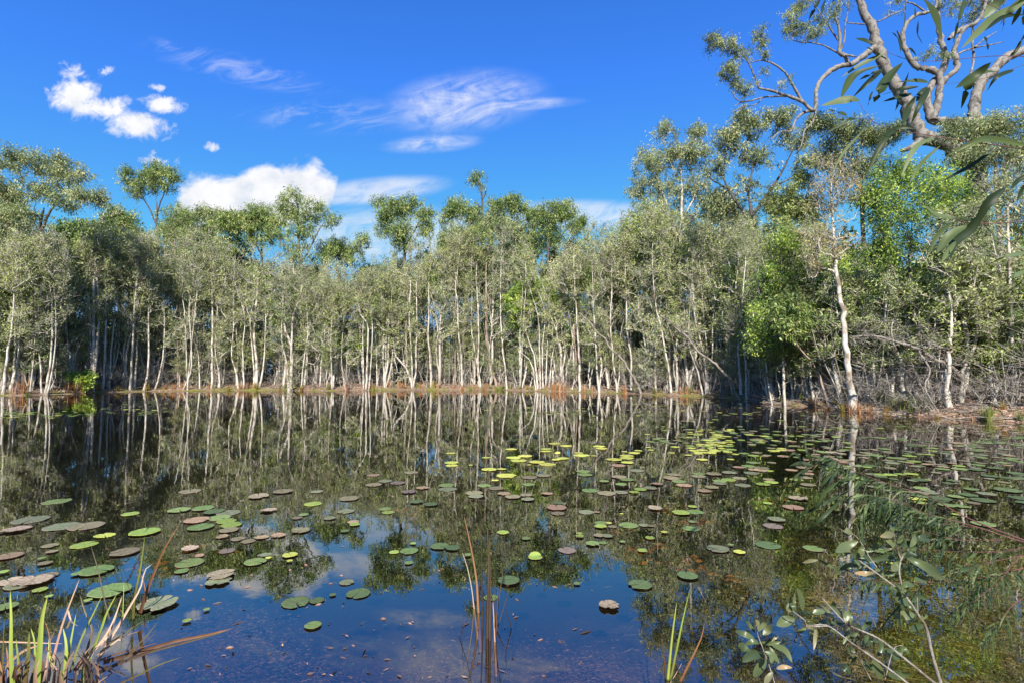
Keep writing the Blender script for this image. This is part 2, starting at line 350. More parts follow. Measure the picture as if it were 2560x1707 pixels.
# ------------------------------------------------------------------ trees
UP = np.array([0, 0, 1.])
def grow_tree(trunks, lobes, rng, nt=70, tip=.008, twigs=3, tl=.5, tup=.5, ln=18, ll=.2, lw=.06, droop=.5, spread=.25, bare=0, sides=7, bendy=.18, leafT=(0, 1), tw=0):
    """trunks: list of (points, radii); lobes: list of (centre, radii, weight). returns wood Acc, leaf Acc"""
    wa, la = Acc(), Acc()
    NP = []; ND = []; NB = []; NR = []
    for pts, rad in trunks:
        K = max(8, 3 * len(pts)); q = resample(np.column_stack([pts, rad]), K)
        P, R = q[:, :3], np.maximum(q[:, 3], .006)
        P[1:-1] += rng.normal(size=(K - 2, 3)) * R[1:-1, None] * .25
        tubes(wa, P, R, sides)
        k0 = int(K * .3)
        NP.append(P[k0:]); ND.append(unit(np.gradient(P, axis=0))[k0:]); NR.append(R[k0:]); NB.append(np.full(K - k0, -1))
    NP = np.concatenate(NP); ND = np.concatenate(ND); NR = np.concatenate(NR); NB = np.concatenate(NB)
    ws = np.array([l[2] for l in lobes], float); ws /= ws.sum()
    T = []
    for (c, r, w), wn in zip(lobes, ws):
        n = max(3, int(nt * wn)); d = unit(rng.normal(size=(n, 3))) * rng.random((n, 1)) ** (1 / 2.1)
        T.append(np.array(c) + d * np.array(r))
    T = np.concatenate(T)
    dd = np.min(np.linalg.norm(T[:, None] - NP[None], axis=2), 1); T = T[np.argsort(dd)]
    K = 6; B = []; PB_ = []; cap = []
    for i, t in enumerate(T):
        v = t - NP; h = np.hypot(v[:, 0], v[:, 1])
        cost = np.linalg.norm(v, axis=1) + 1.1 * np.maximum(0, .55 * h - v[:, 2])
        j = int(np.argmin(cost)); a = NP[j]; L = np.linalg.norm(t - a)
        c1 = a + ND[j] * L * .35 + unit(t - a) * L * .1; c1 = c1 + UP * L * .05
        s = np.linspace(0, 1, K)[:, None]
        p = (1 - s) ** 2 * a + 2 * s * (1 - s) * c1 + s ** 2 * t
        p[1:-1] += rng.normal(size=(K - 2, 3)) * L * bendy * .33
        B.append(p); PB_.append(NB[j]); cap.append(NR[j] if NB[j] == -1 else 9)
        NP = np.vstack([NP, p[2:]]); ND = np.vstack([ND, unit(np.gradient(p, axis=0))[2:]]); NB = np.concatenate([NB, np.full(K - 2, i)]); NR = np.concatenate([NR, np.full(K - 2, .02)])
    n = len(B); cnt = np.ones(n)
    for i in range(n - 1, -1, -1):
        if PB_[i] >= 0: cnt[PB_[i]] += cnt[i]
    B = np.array(B); rb = np.minimum(tip * 1.35 * cnt ** .5 + .002, np.array(cap) * .7)
    for i in range(n):
        if PB_[i] >= 0: rb[i] = min(rb[i], rb[PB_[i]] * .9)
    rt = np.maximum(tip * .8, rb * .45)
    R = rb[:, None] + (rt - rb)[:, None] * np.linspace(0, 1, K)[None]
    tubes(wa, B, R, 4 if tip < .012 else 5)
    # twigs
    N = n * twigs; bi = np.repeat(np.arange(n), twigs); u = rng.random(N) * .55 + .45
    kk = u * (K - 1); k0 = np.minimum(kk.astype(int), K - 2); f = (kk - k0)[:, None]
    s0 = B[bi, k0] * (1 - f) + B[bi, k0 + 1] * f; dr = unit(B[bi, k0 + 1] - B[bi, k0])
    d = unit(dr * .7 + unit(rng.normal(size=(N, 3))) * .8 + UP * tup)
    TK = 4; L = tl * (.5 + rng.random(N)); pts = [s0]; dcur = d
    for k in range(1, TK):
        dcur = unit(dcur + rng.normal(size=(N, 3)) * .22 + UP * (tup * .2)); pts.append(pts[-1] + dcur * (L / (TK - 1))[:, None])
    TP_ = np.stack(pts, 1); TR = np.linspace(tip * .6, tip * .22, TK)[None] * np.ones((N, 1))
    tubes(wa, TP_, TR, 3, m=tw)
    lit = rng.random(N) >= bare
    TPl = TP_[lit]; N = len(TPl)
    if ln and N:
        ti = np.repeat(np.arange(N), ln); u = rng.random(N * ln) ** .7 * (TK - 1); k0 = np.minimum(u.astype(int), TK - 2); f = (u - k0)[:, None]
        b = TPl[ti, k0] * (1 - f) + TPl[ti, k0 + 1] * f + rng.normal(size=(len(ti), 3)) * spread * .45
        dd = unit(TPl[ti, k0 + 1] - TPl[ti, k0]) * .5 + unit(rng.normal(size=(len(ti), 3))) * .9 - UP * droop
        cb = rng.random(n); cl = np.repeat(.5 * rng.random(N) + .5 * cb[bi[lit]], ln); cl = np.clip((cl - .5) * 1.5 + .5, 0, 1)
        tt = leafT[0] + (leafT[1] - leafT[0]) * np.clip(.34 * rng.random(len(ti)) + .66 * cl, 0, 1)
        leaves(la, b, dd, ll * (.6 + .8 * rng.random(len(ti))), lw * (.6 + .8 * rng.random(len(ti))), tt, rng)
    return wa, la

TREES = []     # (object, px, row, look, category) for the labels
def put_tree(name, base, wa, la, wood, leafm, px, row, look, cat='tree', group=None, label=None):
    e = link(name, None, None, base)
    wa.make('trunk', [M[wood], M['twig']] if isinstance(wood, str) else [M[w] for w in wood], e)
    if la.n: la.make('crown', M[leafm], e, smooth=False)
    e['category'] = cat
    if group: e['group'] = group
    if label: e['label'] = label
    else: TREES.append((e, px, row, look))
    return e
def rings(o): return o

def traced(name, stems, off, crown, leafm='olive', wood='paper', look='', seed=0, label=None, nt=70, cat='paperbark tree', group=None, top=True, **kw):
    """stems: list of (list of pixel points from the base up, base width px, top width px); crown: list of (px,py,rx,ry,weight) in pixels"""
    rng = np.random.default_rng(seed)
    bx = stems[0][0][0][0]; D = shoreD(bx) + off
    s = D / F
    b0 = at(bx, HOR, D); base = np.array((b0[0], D, gz(b0[0], D) - .05))
    tr = []
    for pts, w0, w1 in stems:
        n = len(pts); jd = np.cumsum(rng.normal(size=n) * (.0 if w0 > 15 else .05)); jd[0] = 0; P = np.array([at(x, y, D + q) for (x, y), q in zip(pts, jd)])
        P[0, 2] = gz(P[0, 0], P[0, 1]) - .12
        R = np.linspace(w0 * (.92 if w0 > 15 else .66), w1 * .66, n) * s * .5; R[0] *= 1.25
        if top and crown:
            cx, cy, rx, ry = crown[0][:4]; tp = at(cx + rng.normal() * 4, cy - ry * .55, D)
            if tp[2] > P[-1, 2] + .8: 
                P = np.vstack([P, (P[-1] + tp) / 2 + rng.normal(size=3) * .15, tp]); R = np.concatenate([R, [R[-1] * .6, R[-1] * .25]])
        R[-1] *= .4; tr.append((P - base, R))
    lobes = []
    for c in crown:
        cx, cy, rx, ry, w = c; q = at(cx, cy, D) - base
        lobes.append((q, (rx * s, min(rx * s, 2.6) * .9 + .2, ry * s), w))
    wa, la = grow_tree(tr, lobes, rng, nt=nt, **kw)
    return put_tree(name, base, wa, la, wood, leafm, bx, 'front', look, cat, group, label)

skyx = [-300, 0, 60, 130, 250, 330, 400, 450, 530, 640, 740, 830, 900, 960, 1040, 1100, 1180, 1250, 1330, 1440, 1540, 1580, 1680, 1780, 1860, 1940, 2080, 2180, 2350, 2560, 2900]
skyy = [600, 600, 585, 600, 552, 580, 590, 600, 612, 640, 640, 675, 665, 650, 655, 605, 565, 575, 620, 600, 565, 540, 530, 540, 560, 570, 600, 640, 690, 640, 620]
def skyY(x): return float(np.interp(x, skyx, skyy))
GB = 'paperbarks along the far bank'
# px points from the foot up, foot width, top width, extra offset behind the shoreline, look
FT = [
 ([[(7, 984), (21, 874), (29, 821), (40, 700)]], 10, 5, .3, 'stout white paperbark leaning right at the left edge'),
 ([[(43, 970), (46, 874), (55, 760)]], 5, 3, .8, ''),
 ([[(76, 970), (86, 874), (90, 780)]], 5, 3, .9, ''),
 ([[(112, 982), (124, 922), (131, 826), (128, 740)], [(118, 982), (135, 900), (140, 800)], [(105, 982), (100, 900), (92, 820)]], 9, 4, .3, 'three-stemmed leaning paperbark in the dark corner'),
 ([[(230, 979), (234, 917), (234, 778), (239, 635), (246, 560)], [(232, 979), (243, 860), (246, 760), (240, 640)], [(233, 979), (228, 880), (222, 760), (205, 660)]], 13, 6, .4, 'tallest bright white paperbark on the left with three twined stems'),
 ([[(256, 970), (263, 874), (265, 706), (268, 620)]], 7, 4, .8, 'straight white paperbark'),
 ([[(273, 967), (278, 874), (287, 778), (282, 706)]], 6, 3, 1.0, ''),
 ([[(325, 974), (330, 898), (335, 778), (344, 682), (347, 590)]], 8, 4, .4, 'tall straight paperbark'),
 ([[(337, 970), (344, 850), (354, 754)]], 6, 3, .7, ''),
 ([[(359, 977), (371, 922), (371, 802), (373, 740)]], 8, 4, .3, 'white paperbark leaning at its foot'),
 ([[(387, 974), (407, 898), (411, 802)]], 6, 3, .4, 'slender paperbark leaning right'),
 ([[(457, 974), (478, 922), (476, 826), (473, 769)], [(476, 826), (462, 790), (455, 730)], [(475, 800), (488, 770), (492, 720)]], 5, 3, .2, 'forked thin paperbark with a crooked foot'),
 ([[(500, 970), (497, 898), (490, 826)]], 5, 3, .6, ''),
 ([[(529, 970), (531, 850), (531, 754), (528, 683), (526, 611)]], 8, 4, .6, 'tall straight paperbark with pale upright stem'),
 ([[(550, 965), (548, 931), (538, 874), (542, 800)]], 5, 3, .7, ''),
 ([[(596, 974), (591, 931), (579, 888), (585, 800)], [(610, 970), (607, 869), (612, 790)]], 7, 3, .4, ''),
 ([[(641, 970), (643, 898), (636, 850), (646, 683), (650, 640)], [(636, 970), (634, 900), (626, 800)], [(648, 970), (660, 900), (664, 790)]], 11, 4, .5, 'thick pale paperbark of three stems'),
 ([[(727, 972), (729, 874), (713, 826), (708, 778)], [(729, 880), (732, 802), (746, 754), (756, 706)], [(722, 972), (716, 900), (704, 850)]], 11, 5, .4, 'white paperbark that forks like a wine glass'),
 ([[(753, 970), (760, 898), (770, 826)]], 5, 3, .6, ''),
 ([[(800, 968), (804, 900), (812, 840), (808, 760)]], 5, 3, 1.2, ''),
 ([[(831, 972), (827, 871), (829, 818), (835, 740)]], 5, 3, .4, ''),
 ([[(862, 965), (854, 898), (858, 820)]], 4, 3, .7, ''),
 ([[(916, 969), (918, 893), (920, 818), (900, 782), (895, 720)], [(909, 969), (907, 826), (912, 760)], [(922, 969), (928, 900), (930, 800)]], 7, 4, .5, 'cluster of three pale paperbark stems'),
 ([[(943, 958), (941, 871), (938, 804)]], 4, 3, 1.3, ''),
 ([[(964, 956), (965, 871), (965, 773), (954, 737), (934, 692)]], 5, 3, 1.4, ''),
 ([[(1032, 963), (1019, 925), (992, 893), (985, 860)], [(1032, 963), (1030, 938), (1028, 871), (1023, 782), (1026, 700)], [(1033, 963), (1041, 916), (1039, 889), (1043, 818), (1041, 737), (1045, 660)]], 9, 5, .9, 'bright white paperbark splitting into a candelabra at its foot'),
 ([[(1078, 965), (1076, 893), (1070, 840), (1072, 782), (1073, 692)]], 8, 4, .8, 'bright straight paperbark'),
 ([[(1156, 960), (1153, 893), (1146, 827), (1144, 760), (1139, 715)]], 7, 4, 1.0, ''),
 ([[(1202, 965), (1195, 916), (1197, 849), (1195, 760), (1191, 693)], [(1203, 965), (1188, 880), (1178, 820), (1180, 740)]], 9, 4, .8, 'bright paperbark with a hooked foot'),
 ([[(1268, 969), (1262, 916), (1253, 827), (1251, 737)]], 7, 4, .5, 'white paperbark with a long slight leftward bend'),
 ([[(1345, 970), (1336, 893), (1322, 853), (1310, 800)], [(1351, 970), (1349, 871), (1345, 790)], [(1358, 971), (1356, 871), (1362, 780)], [(1364, 970), (1369, 849), (1372, 760)], [(1372, 968), (1380, 893), (1392, 810)], [(1340, 970), (1328, 905), (1300, 870)]], 7, 3, .4, 'dense cluster of six white stems rising from one foot'),
 ([[(1450, 969), (1447, 893), (1443, 827), (1441, 782), (1436, 700)]], 9, 5, .5, 'bright straight paperbark'),
 ([[(1499, 976), (1492, 916), (1488, 827), (1483, 768)]], 8, 4, .3, 'white paperbark at the water edge'),
 ([[(1543, 976), (1535, 916), (1528, 849), (1526, 795), (1530, 720)]], 7, 4, .3, 'white paperbark curving left'),
 ([[(1577, 965), (1577, 893), (1568, 827), (1566, 760), (1562, 640)]], 8, 4, 1.0, 'tall pale paperbark with bare upper limbs'),
 ([[(1640, 965), (1637, 907), (1642, 840)]], 6, 3, .8, ''),
 ([[(1678, 988), (1673, 930), (1662, 873), (1650, 806), (1640, 770)]], 8, 4, .2, 'white paperbark bowed to the left'),
 ([[(1766, 989), (1763, 902), (1749, 845), (1737, 789)], [(1774, 989), (1780, 902), (1782, 806), (1786, 740)], [(1758, 985), (1745, 930), (1722, 860)], [(1770, 989), (1768, 880), (1760, 800)], [(1780, 985), (1796, 920), (1800, 840)]], 10, 4, .4, 'clump of five white stems flaring from one foot'),
 ([[(1830, 965), (1824, 817), (1822, 705)]], 7, 4, 1.5, ''),
 ([[(1868, 991), (1864, 901), (1855, 789), (1859, 705)]], 8, 4, .3, 'straight white paperbark'),
 ([[(1931, 1008), (1920, 958), (1914, 901), (1903, 873), (1898, 800)], [(1931, 1008), (1948, 1000), (1950, 975), (1942, 946), (1940, 901), (1945, 830)]], 6, 4, .2, 'paperbark with a white hooked root loop at its foot'),
 ([[(1985, 1000), (1975, 940), (1962, 890), (1960, 820)]], 5, 3, .9, ''),
 ([[(2136, 1010), (2125, 958), (2113, 873), (2108, 789), (2094, 705), (2085, 621), (2083, 565), (2077, 480)]], 19, 6, .3, 'tallest stout white paperbark on the right with a flaky trunk'),
 ([[(2030, 1005), (2012, 950), (2006, 880), (2010, 800)]], 6, 3, 1.2, ''),
 ([[(2230, 1005), (2222, 900), (2226, 817), (2223, 677), (2250, 590)]], 6, 4, 2.2, ''),
 ([[(2350, 1010), (2346, 862), (2352, 783), (2360, 680)]], 7, 4, 2.5, ''),
 ([[(2430, 1010), (2436, 900), (2432, 780), (2440, 640)]], 8, 4, 3.0, ''),
 ([[(2480, 1010), (2478, 900), (2486, 760), (2490, 600)]], 8, 4, 2.2, ''),
 ([[(-60, 990), (-55, 880), (-40, 760)]], 9, 5, .4, 'paperbark just beyond the left edge'),
]
pal = ['olive', 'grey', 'olive', 'grey', 'olive', 'eucgrey']
for i, (stems, w0, w1, off, look) in enumerate(FT):
    rng = np.random.default_rng(100 + i)
    tx = stems[0][-1][0]; ty = skyY(tx) - 34 + rng.uniform(-12, 32)
    big = w0 >= 9
    mid = stems[0][-1][1]
    bot = max(mid + rng.uniform(20, 90), ty + 190)
    rx = rng.uniform(30, 44) * (1.15 if big else 1)
    cr = [(tx + rng.uniform(-6, 6), ty + 62, rx, 66, 1.1), (tx + rng.uniform(-22, 22), (ty + bot) / 2 + 10, rx * 1.05, (bot - ty) * .38, 1.5), (tx + rng.uniform(-35, 35), bot + rng.uniform(-20, 45), rx * .8, 50, .5)]
    for st in stems[1:]: cr.append((st[-1][0] + rng.uniform(-12, 12), st[-1][1] - 30, rx * .75, 60, .6))
    if i == 42: cr = [(2080, 470, 62, 85, 1.2), (2085, 590, 70, 70, .8), (2060, 660, 50, 40, .3)]
    lm = 'russet' if i in (42, 16) and i == 42 else pal[i % 6]
    gap = tx < 1600
    traced('paperbark_tree', [(p, w0 if k == 0 else w0 * .7, w1 if k == 0 else w1 * .8) for k, p in enumerate(stems)], off, cr, lm, 'paper', look or 'slender pale paperbark', 100 + i,
           nt=int(88 + 28 * big + 9 * len(stems)), twigs=5, tl=.75 if tx < 1850 else .55, tup=.6, ln=10, ll=.19 if tx < 1850 else .13, lw=.056 if tx < 1850 else .042, droop=.35, spread=.24, bare=.42, tip=.023 if tx < 1850 else .013, tw=1, group=GB)

# reddish brown and leaning stems
for i, (pts, w0, w1, off, lab, cr) in enumerate([
    ([(447, 965), (442, 826), (438, 730), (438, 616)], 8, 5, 1.6, 'reddish brown straight trunk behind the forked thin paperbark on the left', [(440, 560, 50, 60, 1)]),
    ([(1138, 945), (1138, 871), (1137, 827), (1140, 700)], 6, 4, 2.4, 'thin brown trunk set back left of the hook-footed bright paperbark', [(1140, 650, 40, 60, 1)]),
    ([(1242, 962), (1229, 916), (1217, 849), (1215, 760), (1217, 648)], 9, 5, 1.2, 'pinkish brown trunk sweeping left from its foot beside the centre paperbarks', [(1217, 600, 55, 60, 1)]),
    ([(1434, 965), (1440, 890), (1436, 850), (1442, 760)], 7, 4, 1.9, 'brown crooked trunk close left of a bright straight paperbark', [(1440, 700, 45, 60, 1)]),
    ([(2015, 990), (2001, 930), (1987, 873), (1965, 834)], 8, 5, 1.3, 'brown leaning trunk under the bright green shrub on the right', [(1950, 760, 50, 50, 1)]),
    ([(2072, 990), (2049, 941), (2032, 907), (1993, 862)], 9, 5, 1.0, 'thick brown trunk leaning left behind the tallest right paperbark', [(1975, 800, 50, 50, 1)])]):
    traced('brown_tree', [(pts, w0, w1)], off, cr, 'euc', 'paperbrown', '', 300 + i, label=lab, cat='tree', nt=60, twigs=4, tl=.5, tup=.4, ln=14, ll=.2, lw=.055, droop=.7, tip=.010)
for i, (pts, w0, w1, off, lab) in enumerate([
    ([(1604, 982), (1568, 916), (1523, 867), (1483, 818), (1447, 782)], 7, 3, .2, 'grey dead trunk leaning left across the paperbarks right of centre'),
    ([(1852, 988), (1819, 941), (1768, 896), (1712, 840), (1650, 789)], 8, 3, .1, 'long brownish dead trunk leaning left over the five-stemmed white clump')]):
    rng = np.random.default_rng(330 + i); D = shoreD(pts[0][0]) + off; s = D / F
    P = np.array([at(x, y, D - .1 * k) for k, (x, y) in enumerate(pts)]); base = np.array((P[0, 0], P[0, 1], gz(P[0, 0], P[0, 1]) - .05)); P[0, 2] = base[2] - .1
    q = resample(P, 12); q[1:-1] += rng.normal(size=(10, 3)) * .06
    lob = [(q[8] - base, (1.3, .8, .9), 1), (q[10] - base, (1.1, .7, .9), 1), (q[5] - base, (.8, .6, .7), .4)]
    wa, la = grow_tree([(q - base, np.linspace(w0, w1, 12) * s * .5)], lob, rng, nt=16, twigs=3, tl=.6, ln=0, tip=.010, tup=.1)
    put_tree('dead_tree', base, wa, la, 'deadwood', 'olive', pts[0][0], 'front', '', 'dead tree', None, lab)

# tall trees whose crowns make the skyline
def sky_tree(name, stems, D, crown, leafm, wood, label, seed, nt=160, cat='gum tree', depth=.8, **kw):
    rng = np.random.default_rng(seed); bx = stems[0][0][0][0]; s = D / F
    b0 = at(bx, HOR, D); base = np.array((b0[0], D, gz(b0[0], D) - .1)); tr = []
    for k, (pts, w0, w1) in enumerate(stems):
        P = np.array([at(x, y, D + rng.normal() * .3 * (j > 0)) for j, (x, y) in enumerate(pts)]); 
        if k == 0: P[0] = base
        R = np.linspace(w0, w1, len(P)) * s * .5; R[-1] *= .4; tr.append((P - base, R))
    lobes = [(at(cx, cy, D + (rng.uniform(-1, 1) * depth * rx * s * .5)) - base, (rx * s, rx * s * depth, ry * s), w) for cx, cy, rx, ry, w in crown]
    wa, la = grow_tree(tr, lobes, rng, nt=nt, **kw)
    return put_tree(name, base, wa, la, wood, leafm, bx, 'sky', '', cat, None, label)
EU = dict(twigs=5, tl=.75, tup=.2, ln=15, ll=.28, lw=.078, droop=.8, spread=.4, tip=.018, bare=.1)
sky_tree('gum_tree', [([(60, 960), (75, 800), (95, 600), (110, 520)], 14, 7), ([(75, 720), (60, 640), (20, 560), (-20, 480)], 8, 4), ([(95, 600), (130, 520), (170, 470)], 7, 3), ([(88, 640), (60, 600), (30, 585)], 5, 2)], 40,
         [(45, 398, 62, 34, 1.1), (130, 415, 62, 30, 1.1), (-30, 430, 70, 50, 1), (185, 440, 50, 24, .7), (215, 490, 45, 20, .8), (100, 480, 60, 28, .9), (160, 505, 50, 24, .6), (0, 520, 55, 50, 1), (60, 540, 50, 30, .6), (245, 505, 22, 12, .2)],
         'eucgrey', 'dark', 'broad spreading gum tree with layered crown at the far left', 401, nt=330, **dict(EU, ll=.2, lw=.06, tip=.013, tl=.45))
sky_tree('gum_tree', [([(390, 960), (392, 700), (390, 560), (392, 505)], 8, 4), ([(390, 560), (372, 520), (350, 485), (335, 455)], 4, 2), ([(391, 555), (400, 510), (412, 480), (425, 450)], 4, 2)], 62,
         [(375, 445, 44, 34, 1.2), (325, 448, 26, 26, .6), (425, 455, 28, 32, .7), (350, 475, 34, 26, .6), (400, 425, 30, 18, .5)],
         'euc', 'dark', 'slim gum with a round crown standing clear above the left treeline', 402, nt=130, **EU)
sky_tree('gum_tree', [([(760, 960), (758, 760), (748, 640), (745, 540), (742, 500)], 9, 4), ([(752, 660), (775, 620), (800, 570), (825, 545)], 5, 2)], 58,
         [(735, 500, 36, 30, .9), (690, 560, 26, 22, .3), (750, 545, 50, 30, .6), (740, 620, 60, 30, .7), (715, 540, 30, 34, .7), (785, 525, 38, 30, .9), (832, 552, 22, 18, .4), (760, 580, 45, 30, .7), (700, 590, 30, 26, .4)],
         'euc', 'gum', 'dark green gum with a pale stem below the big white cloud', 403, nt=150, **EU)
sky_tree('gum_tree', [([(1010, 960), (1008, 760), (1010, 640), (1010, 560)], 11, 6), ([(1010, 620), (1035, 580), (1055, 540)], 5, 2), ([(1010, 600), (985, 560), (965, 530)], 5, 2)], 57,
         [(985, 520, 34, 36, 1), (1030, 520, 40, 32, 1), (1060, 545, 24, 30, .7), (960, 560, 24, 38, .7), (1005, 575, 46, 34, 1), (1010, 610, 34, 22, .5), (950, 505, 20, 22, .3), (1070, 575, 20, 24, .3)],
         'euc', 'dark', 'stand-alone gum with a square yellow-green crown above mid treeline', 404, nt=190, **EU)
sky_tree('gum_tree', [([(1160, 960), (1165, 740), (1160, 620), (1155, 570)], 10, 5)], 56,
         [(1150, 520, 40, 26, 1), (1115, 545, 18, 20, .3), (1180, 545, 26, 26, .6), (1135, 595, 40, 28, .8), (1110, 620, 18, 22, .3)],
         'euc', 'dark', 'lumpy dark green gum just left of the bare-topped tree', 405, nt=130, **EU)
sky_tree('gum_tree', [([(1212, 960), (1208, 740), (1204, 560), (1206, 500), (1196, 460), (1186, 440)], 8, 2.5), ([(1205, 525), (1194, 510), (1182, 505)], 3, 1.5), ([(1206, 500), (1215, 480), (1214, 465)], 3, 1.5)], 57,
         [(1188, 444, 13, 11, .6), (1200, 470, 10, 8, .15), (1205, 560, 26, 18, .6)], 'euc', 'dark', 'nearly bare thin treetop poking highest above the mid treeline', 406, nt=26, **dict(EU, ln=14))
sky_tree('gum_tree', [([(1280, 960), (1276, 740), (1265, 600), (1262, 550)], 9, 4)], 58, [(1240, 520, 26, 22, .7), (1285, 515, 32, 22, .8), (1262, 560, 45, 26, .8), (1320, 540, 24, 22, .4)], 'euc', 'dark', 'dark flat-topped gum just right of the bare-topped tree', 407, nt=120, **EU)
sky_tree('gum_tree', [([(1370, 960), (1372, 740), (1370, 620), (1368, 570)], 9, 4)], 54, [(1360, 545, 38, 36, 1), (1405, 530, 34, 30, .8), (1440, 560, 28, 30, .6), (1375, 600, 50, 36, .8)], 'euc', 'dark', 'full green gum crown left of the tall grey right-hand trees', 408, nt=160, **EU)
sky_tree('gum_tree', [([(560, 960), (565, 760), (575, 640), (572, 570)], 9, 4)], 60, [(560, 555, 40, 30, 1), (600, 560, 40, 28, 1), (640, 545, 30, 24, .5), (530, 580, 30, 26, .5), (590, 600, 50, 40, .8)], 'euc', 'dark', 'bushy yellowish green gum below the left end of the white cloud', 409, nt=170, **EU)
sky_tree('gum_tree', [([(455, 960), (450, 740), (450, 620), (450, 560)], 8, 4)], 59, [(450, 548, 32, 26, 1), (480, 570, 30, 30, .6), (420, 580, 30, 28, .6), (455, 610, 42, 30, .6)], 'euc', 'dark', 'low dark gum crown just right of the round-crowned gum', 410, nt=130, **EU)
sky_tree('gum_tree', [([(300, 960), (300, 740), (296, 620), (300, 560)], 8, 4)], 52, [(305, 545, 36, 26, 1), (275, 580, 36, 32, .7), (325, 590, 34, 34, .7)], 'euc', 'dark', 'low green gum crown between the spreading gum and the round-crowned gum', 411, nt=120, **EU)
sky_tree('gum_tree', [([(850, 960), (846, 760), (850, 680), (846, 620)], 8, 4)], 60, [(840, 620, 40, 30, 1), (880, 640, 36, 34, .9), (905, 600, 22, 22, .3), (810, 645, 36, 32, .7)], 'euc', 'dark', 'open dark gum crown dipping lowest in the skyline gap', 412, nt=120, **EU)
sky_tree('gum_tree', [([(20, 970), (22, 800), (18, 640), (15, 560)], 13, 6)], 41, [(10, 500, 50, 40, .8), (15, 560, 55, 50, 1), (-20, 620, 60, 60, 1), (60, 600, 40, 40, .6)], 'eucgrey', 'paperbrown', 'yellow tinged gum rising at the left edge below the spreading crown', 413, nt=200, **dict(EU, ll=.2, lw=.06, tl=.45))
sky_tree('gum_tree', [([(655, 960), (652, 760), (655, 640), (650, 560)], 8, 4), ([(654, 640), (630, 590), (610, 550)], 4, 2)], 61, [(650, 535, 34, 26, .8), (610, 545, 34, 22, .7), (680, 570, 30, 34, .7), (640, 590, 50, 34, .9)], 'euc', 'dark', 'ragged green gum close left of the pale-stemmed dark gum', 414, nt=130, **EU)
sky_tree('gum_tree', [([(500, 960), (505, 760), (502, 640), (505, 560)], 8, 4), ([(503, 640), (530, 590), (545, 560)], 4, 2)], 63, [(500, 540, 30, 22, .6), (540, 545, 30, 24, .7), (480, 590, 40, 30, .7), (530, 600, 50, 30, .8)], 'eucgrey', 'dark', 'ragged dull gum under the left end of the white cloud', 415, nt=120, **EU)
sky_tree('gum_tree', [([(1235, 960), (1232, 760), (1236, 640), (1230, 570)], 8, 4)], 55, [(1225, 560, 36, 30, .8), (1270, 575, 40, 30, .8), (1310, 590, 40, 34, .8), (1180, 590, 36, 30, .6)], 'eucgrey', 'gum', 'grey green gum filling in below the flat-topped dark gum', 416, nt=150, **EU)
# right-hand tall group
R1 = dict(twigs=5, tl=.55, tup=.35, ln=12, ll=.22, lw=.066, droop=.6, spread=.3, tip=.014, bare=.15)
sky_tree('gum_tree', [([(1690, 970), (1694, 800), (1700, 620), (1705, 480), (1700, 400)], 10, 4), ([(1700, 620), (1670, 520), (1640, 440)], 6, 2.5), ([(1702, 560), (1740, 480), (1752, 400)], 5, 2)], 43,
         [(1690, 395, 60, 40, 1), (1625, 405, 42, 40, .8), (1745, 330, 22, 26, .4), (1735, 390, 50, 40, .9), (1600, 470, 40, 40, .6), (1660, 470, 65, 50, 1.1), (1740, 480, 55, 50, .8), (1680, 560, 70, 50, .9), (1660, 330, 40, 24, .4), (1610, 540, 40, 40, .5), (1780, 540, 40, 50, .5)],
         'eucgrey', 'twig', 'tall loose grey green tree rising first at the right', 420, nt=460, **R1)
sky_tree('gum_tree', [([(1620, 975), (1618, 800), (1610, 660), (1605, 600)], 8, 4)], 43, [(1600, 560, 50, 50, 1), (1640, 620, 50, 50, .8), (1570, 600, 32, 40, .6)], 'olive', 'paper', 'olive crowned paperbark filling the step below the tall grey tree', 421, nt=130, **R1)
sky_tree('gum_tree', [([(1900, 985), (1905, 800), (1900, 640), (1880, 540), (1870, 480)], 15, 8), ([(1890, 580), (1850, 520), (1810, 450), (1800, 390)], 8, 3), ([(1880, 540), (1930, 470), (1960, 420), (1990, 360)], 8, 3), ([(1870, 490), (1880, 420), (1890, 350)], 6, 2.5), ([(1930, 470), (1990, 440), (2040, 410)], 5, 2), ([(1830, 480), (1780, 450), (1750, 420)], 5, 2)], 38,
         [(1820, 350, 42, 34, .9), (1880, 320, 50, 30, .9), (1850, 390, 50, 30, .5), (1950, 300, 45, 28, .8), (1790, 420, 34, 30, .4), (1990, 350, 44, 30, .6), (1900, 400, 50, 30, .35), (1800, 500, 44, 34, .4), (2020, 410, 40, 30, .4), (1860, 290, 24, 16, .3), (1870, 480, 70, 50, .5), (1950, 520, 50, 40, .4)],
         'eucgrey', 'dark', 'gum with contorted black limbs showing against the blue sky', 422, nt=360, bendy=.42, **dict(R1, droop=.7, tip=.02, bare=.35))
sky_tree('gum_tree', [([(2170, 1000), (2165, 800), (2160, 600), (2150, 450), (2140, 380)], 14, 6), ([(2155, 480), (2100, 400), (2060, 330)], 7, 3), ([(2150, 450), (2200, 380), (2240, 340)], 7, 3)], 33,
         [(2050, 310, 42, 24, .7), (2120, 330, 55, 34, 1), (2190, 345, 50, 30, .8), (2080, 390, 60, 40, .9), (2240, 330, 40, 22, .5), (2160, 420, 60, 40, .8)],
         'eucgrey', 'dark', 'olive gum crown behind the big bent limb', 423, nt=420, **dict(R1, ll=.16, lw=.05, tl=.45, tip=.01))
sky_tree('gum_tree', [([(1830, 985), (1826, 800), (1820, 660), (1815, 560)], 9, 4)], 40, [(1800, 520, 50, 40, 1), (1850, 560, 50, 40, 1), (1790, 590, 50, 40, .8), (1880, 620, 40, 40, .6)], 'grey', 'twig', 'grey green tree filling in below the contorted black limbs', 430, nt=240, **R1)
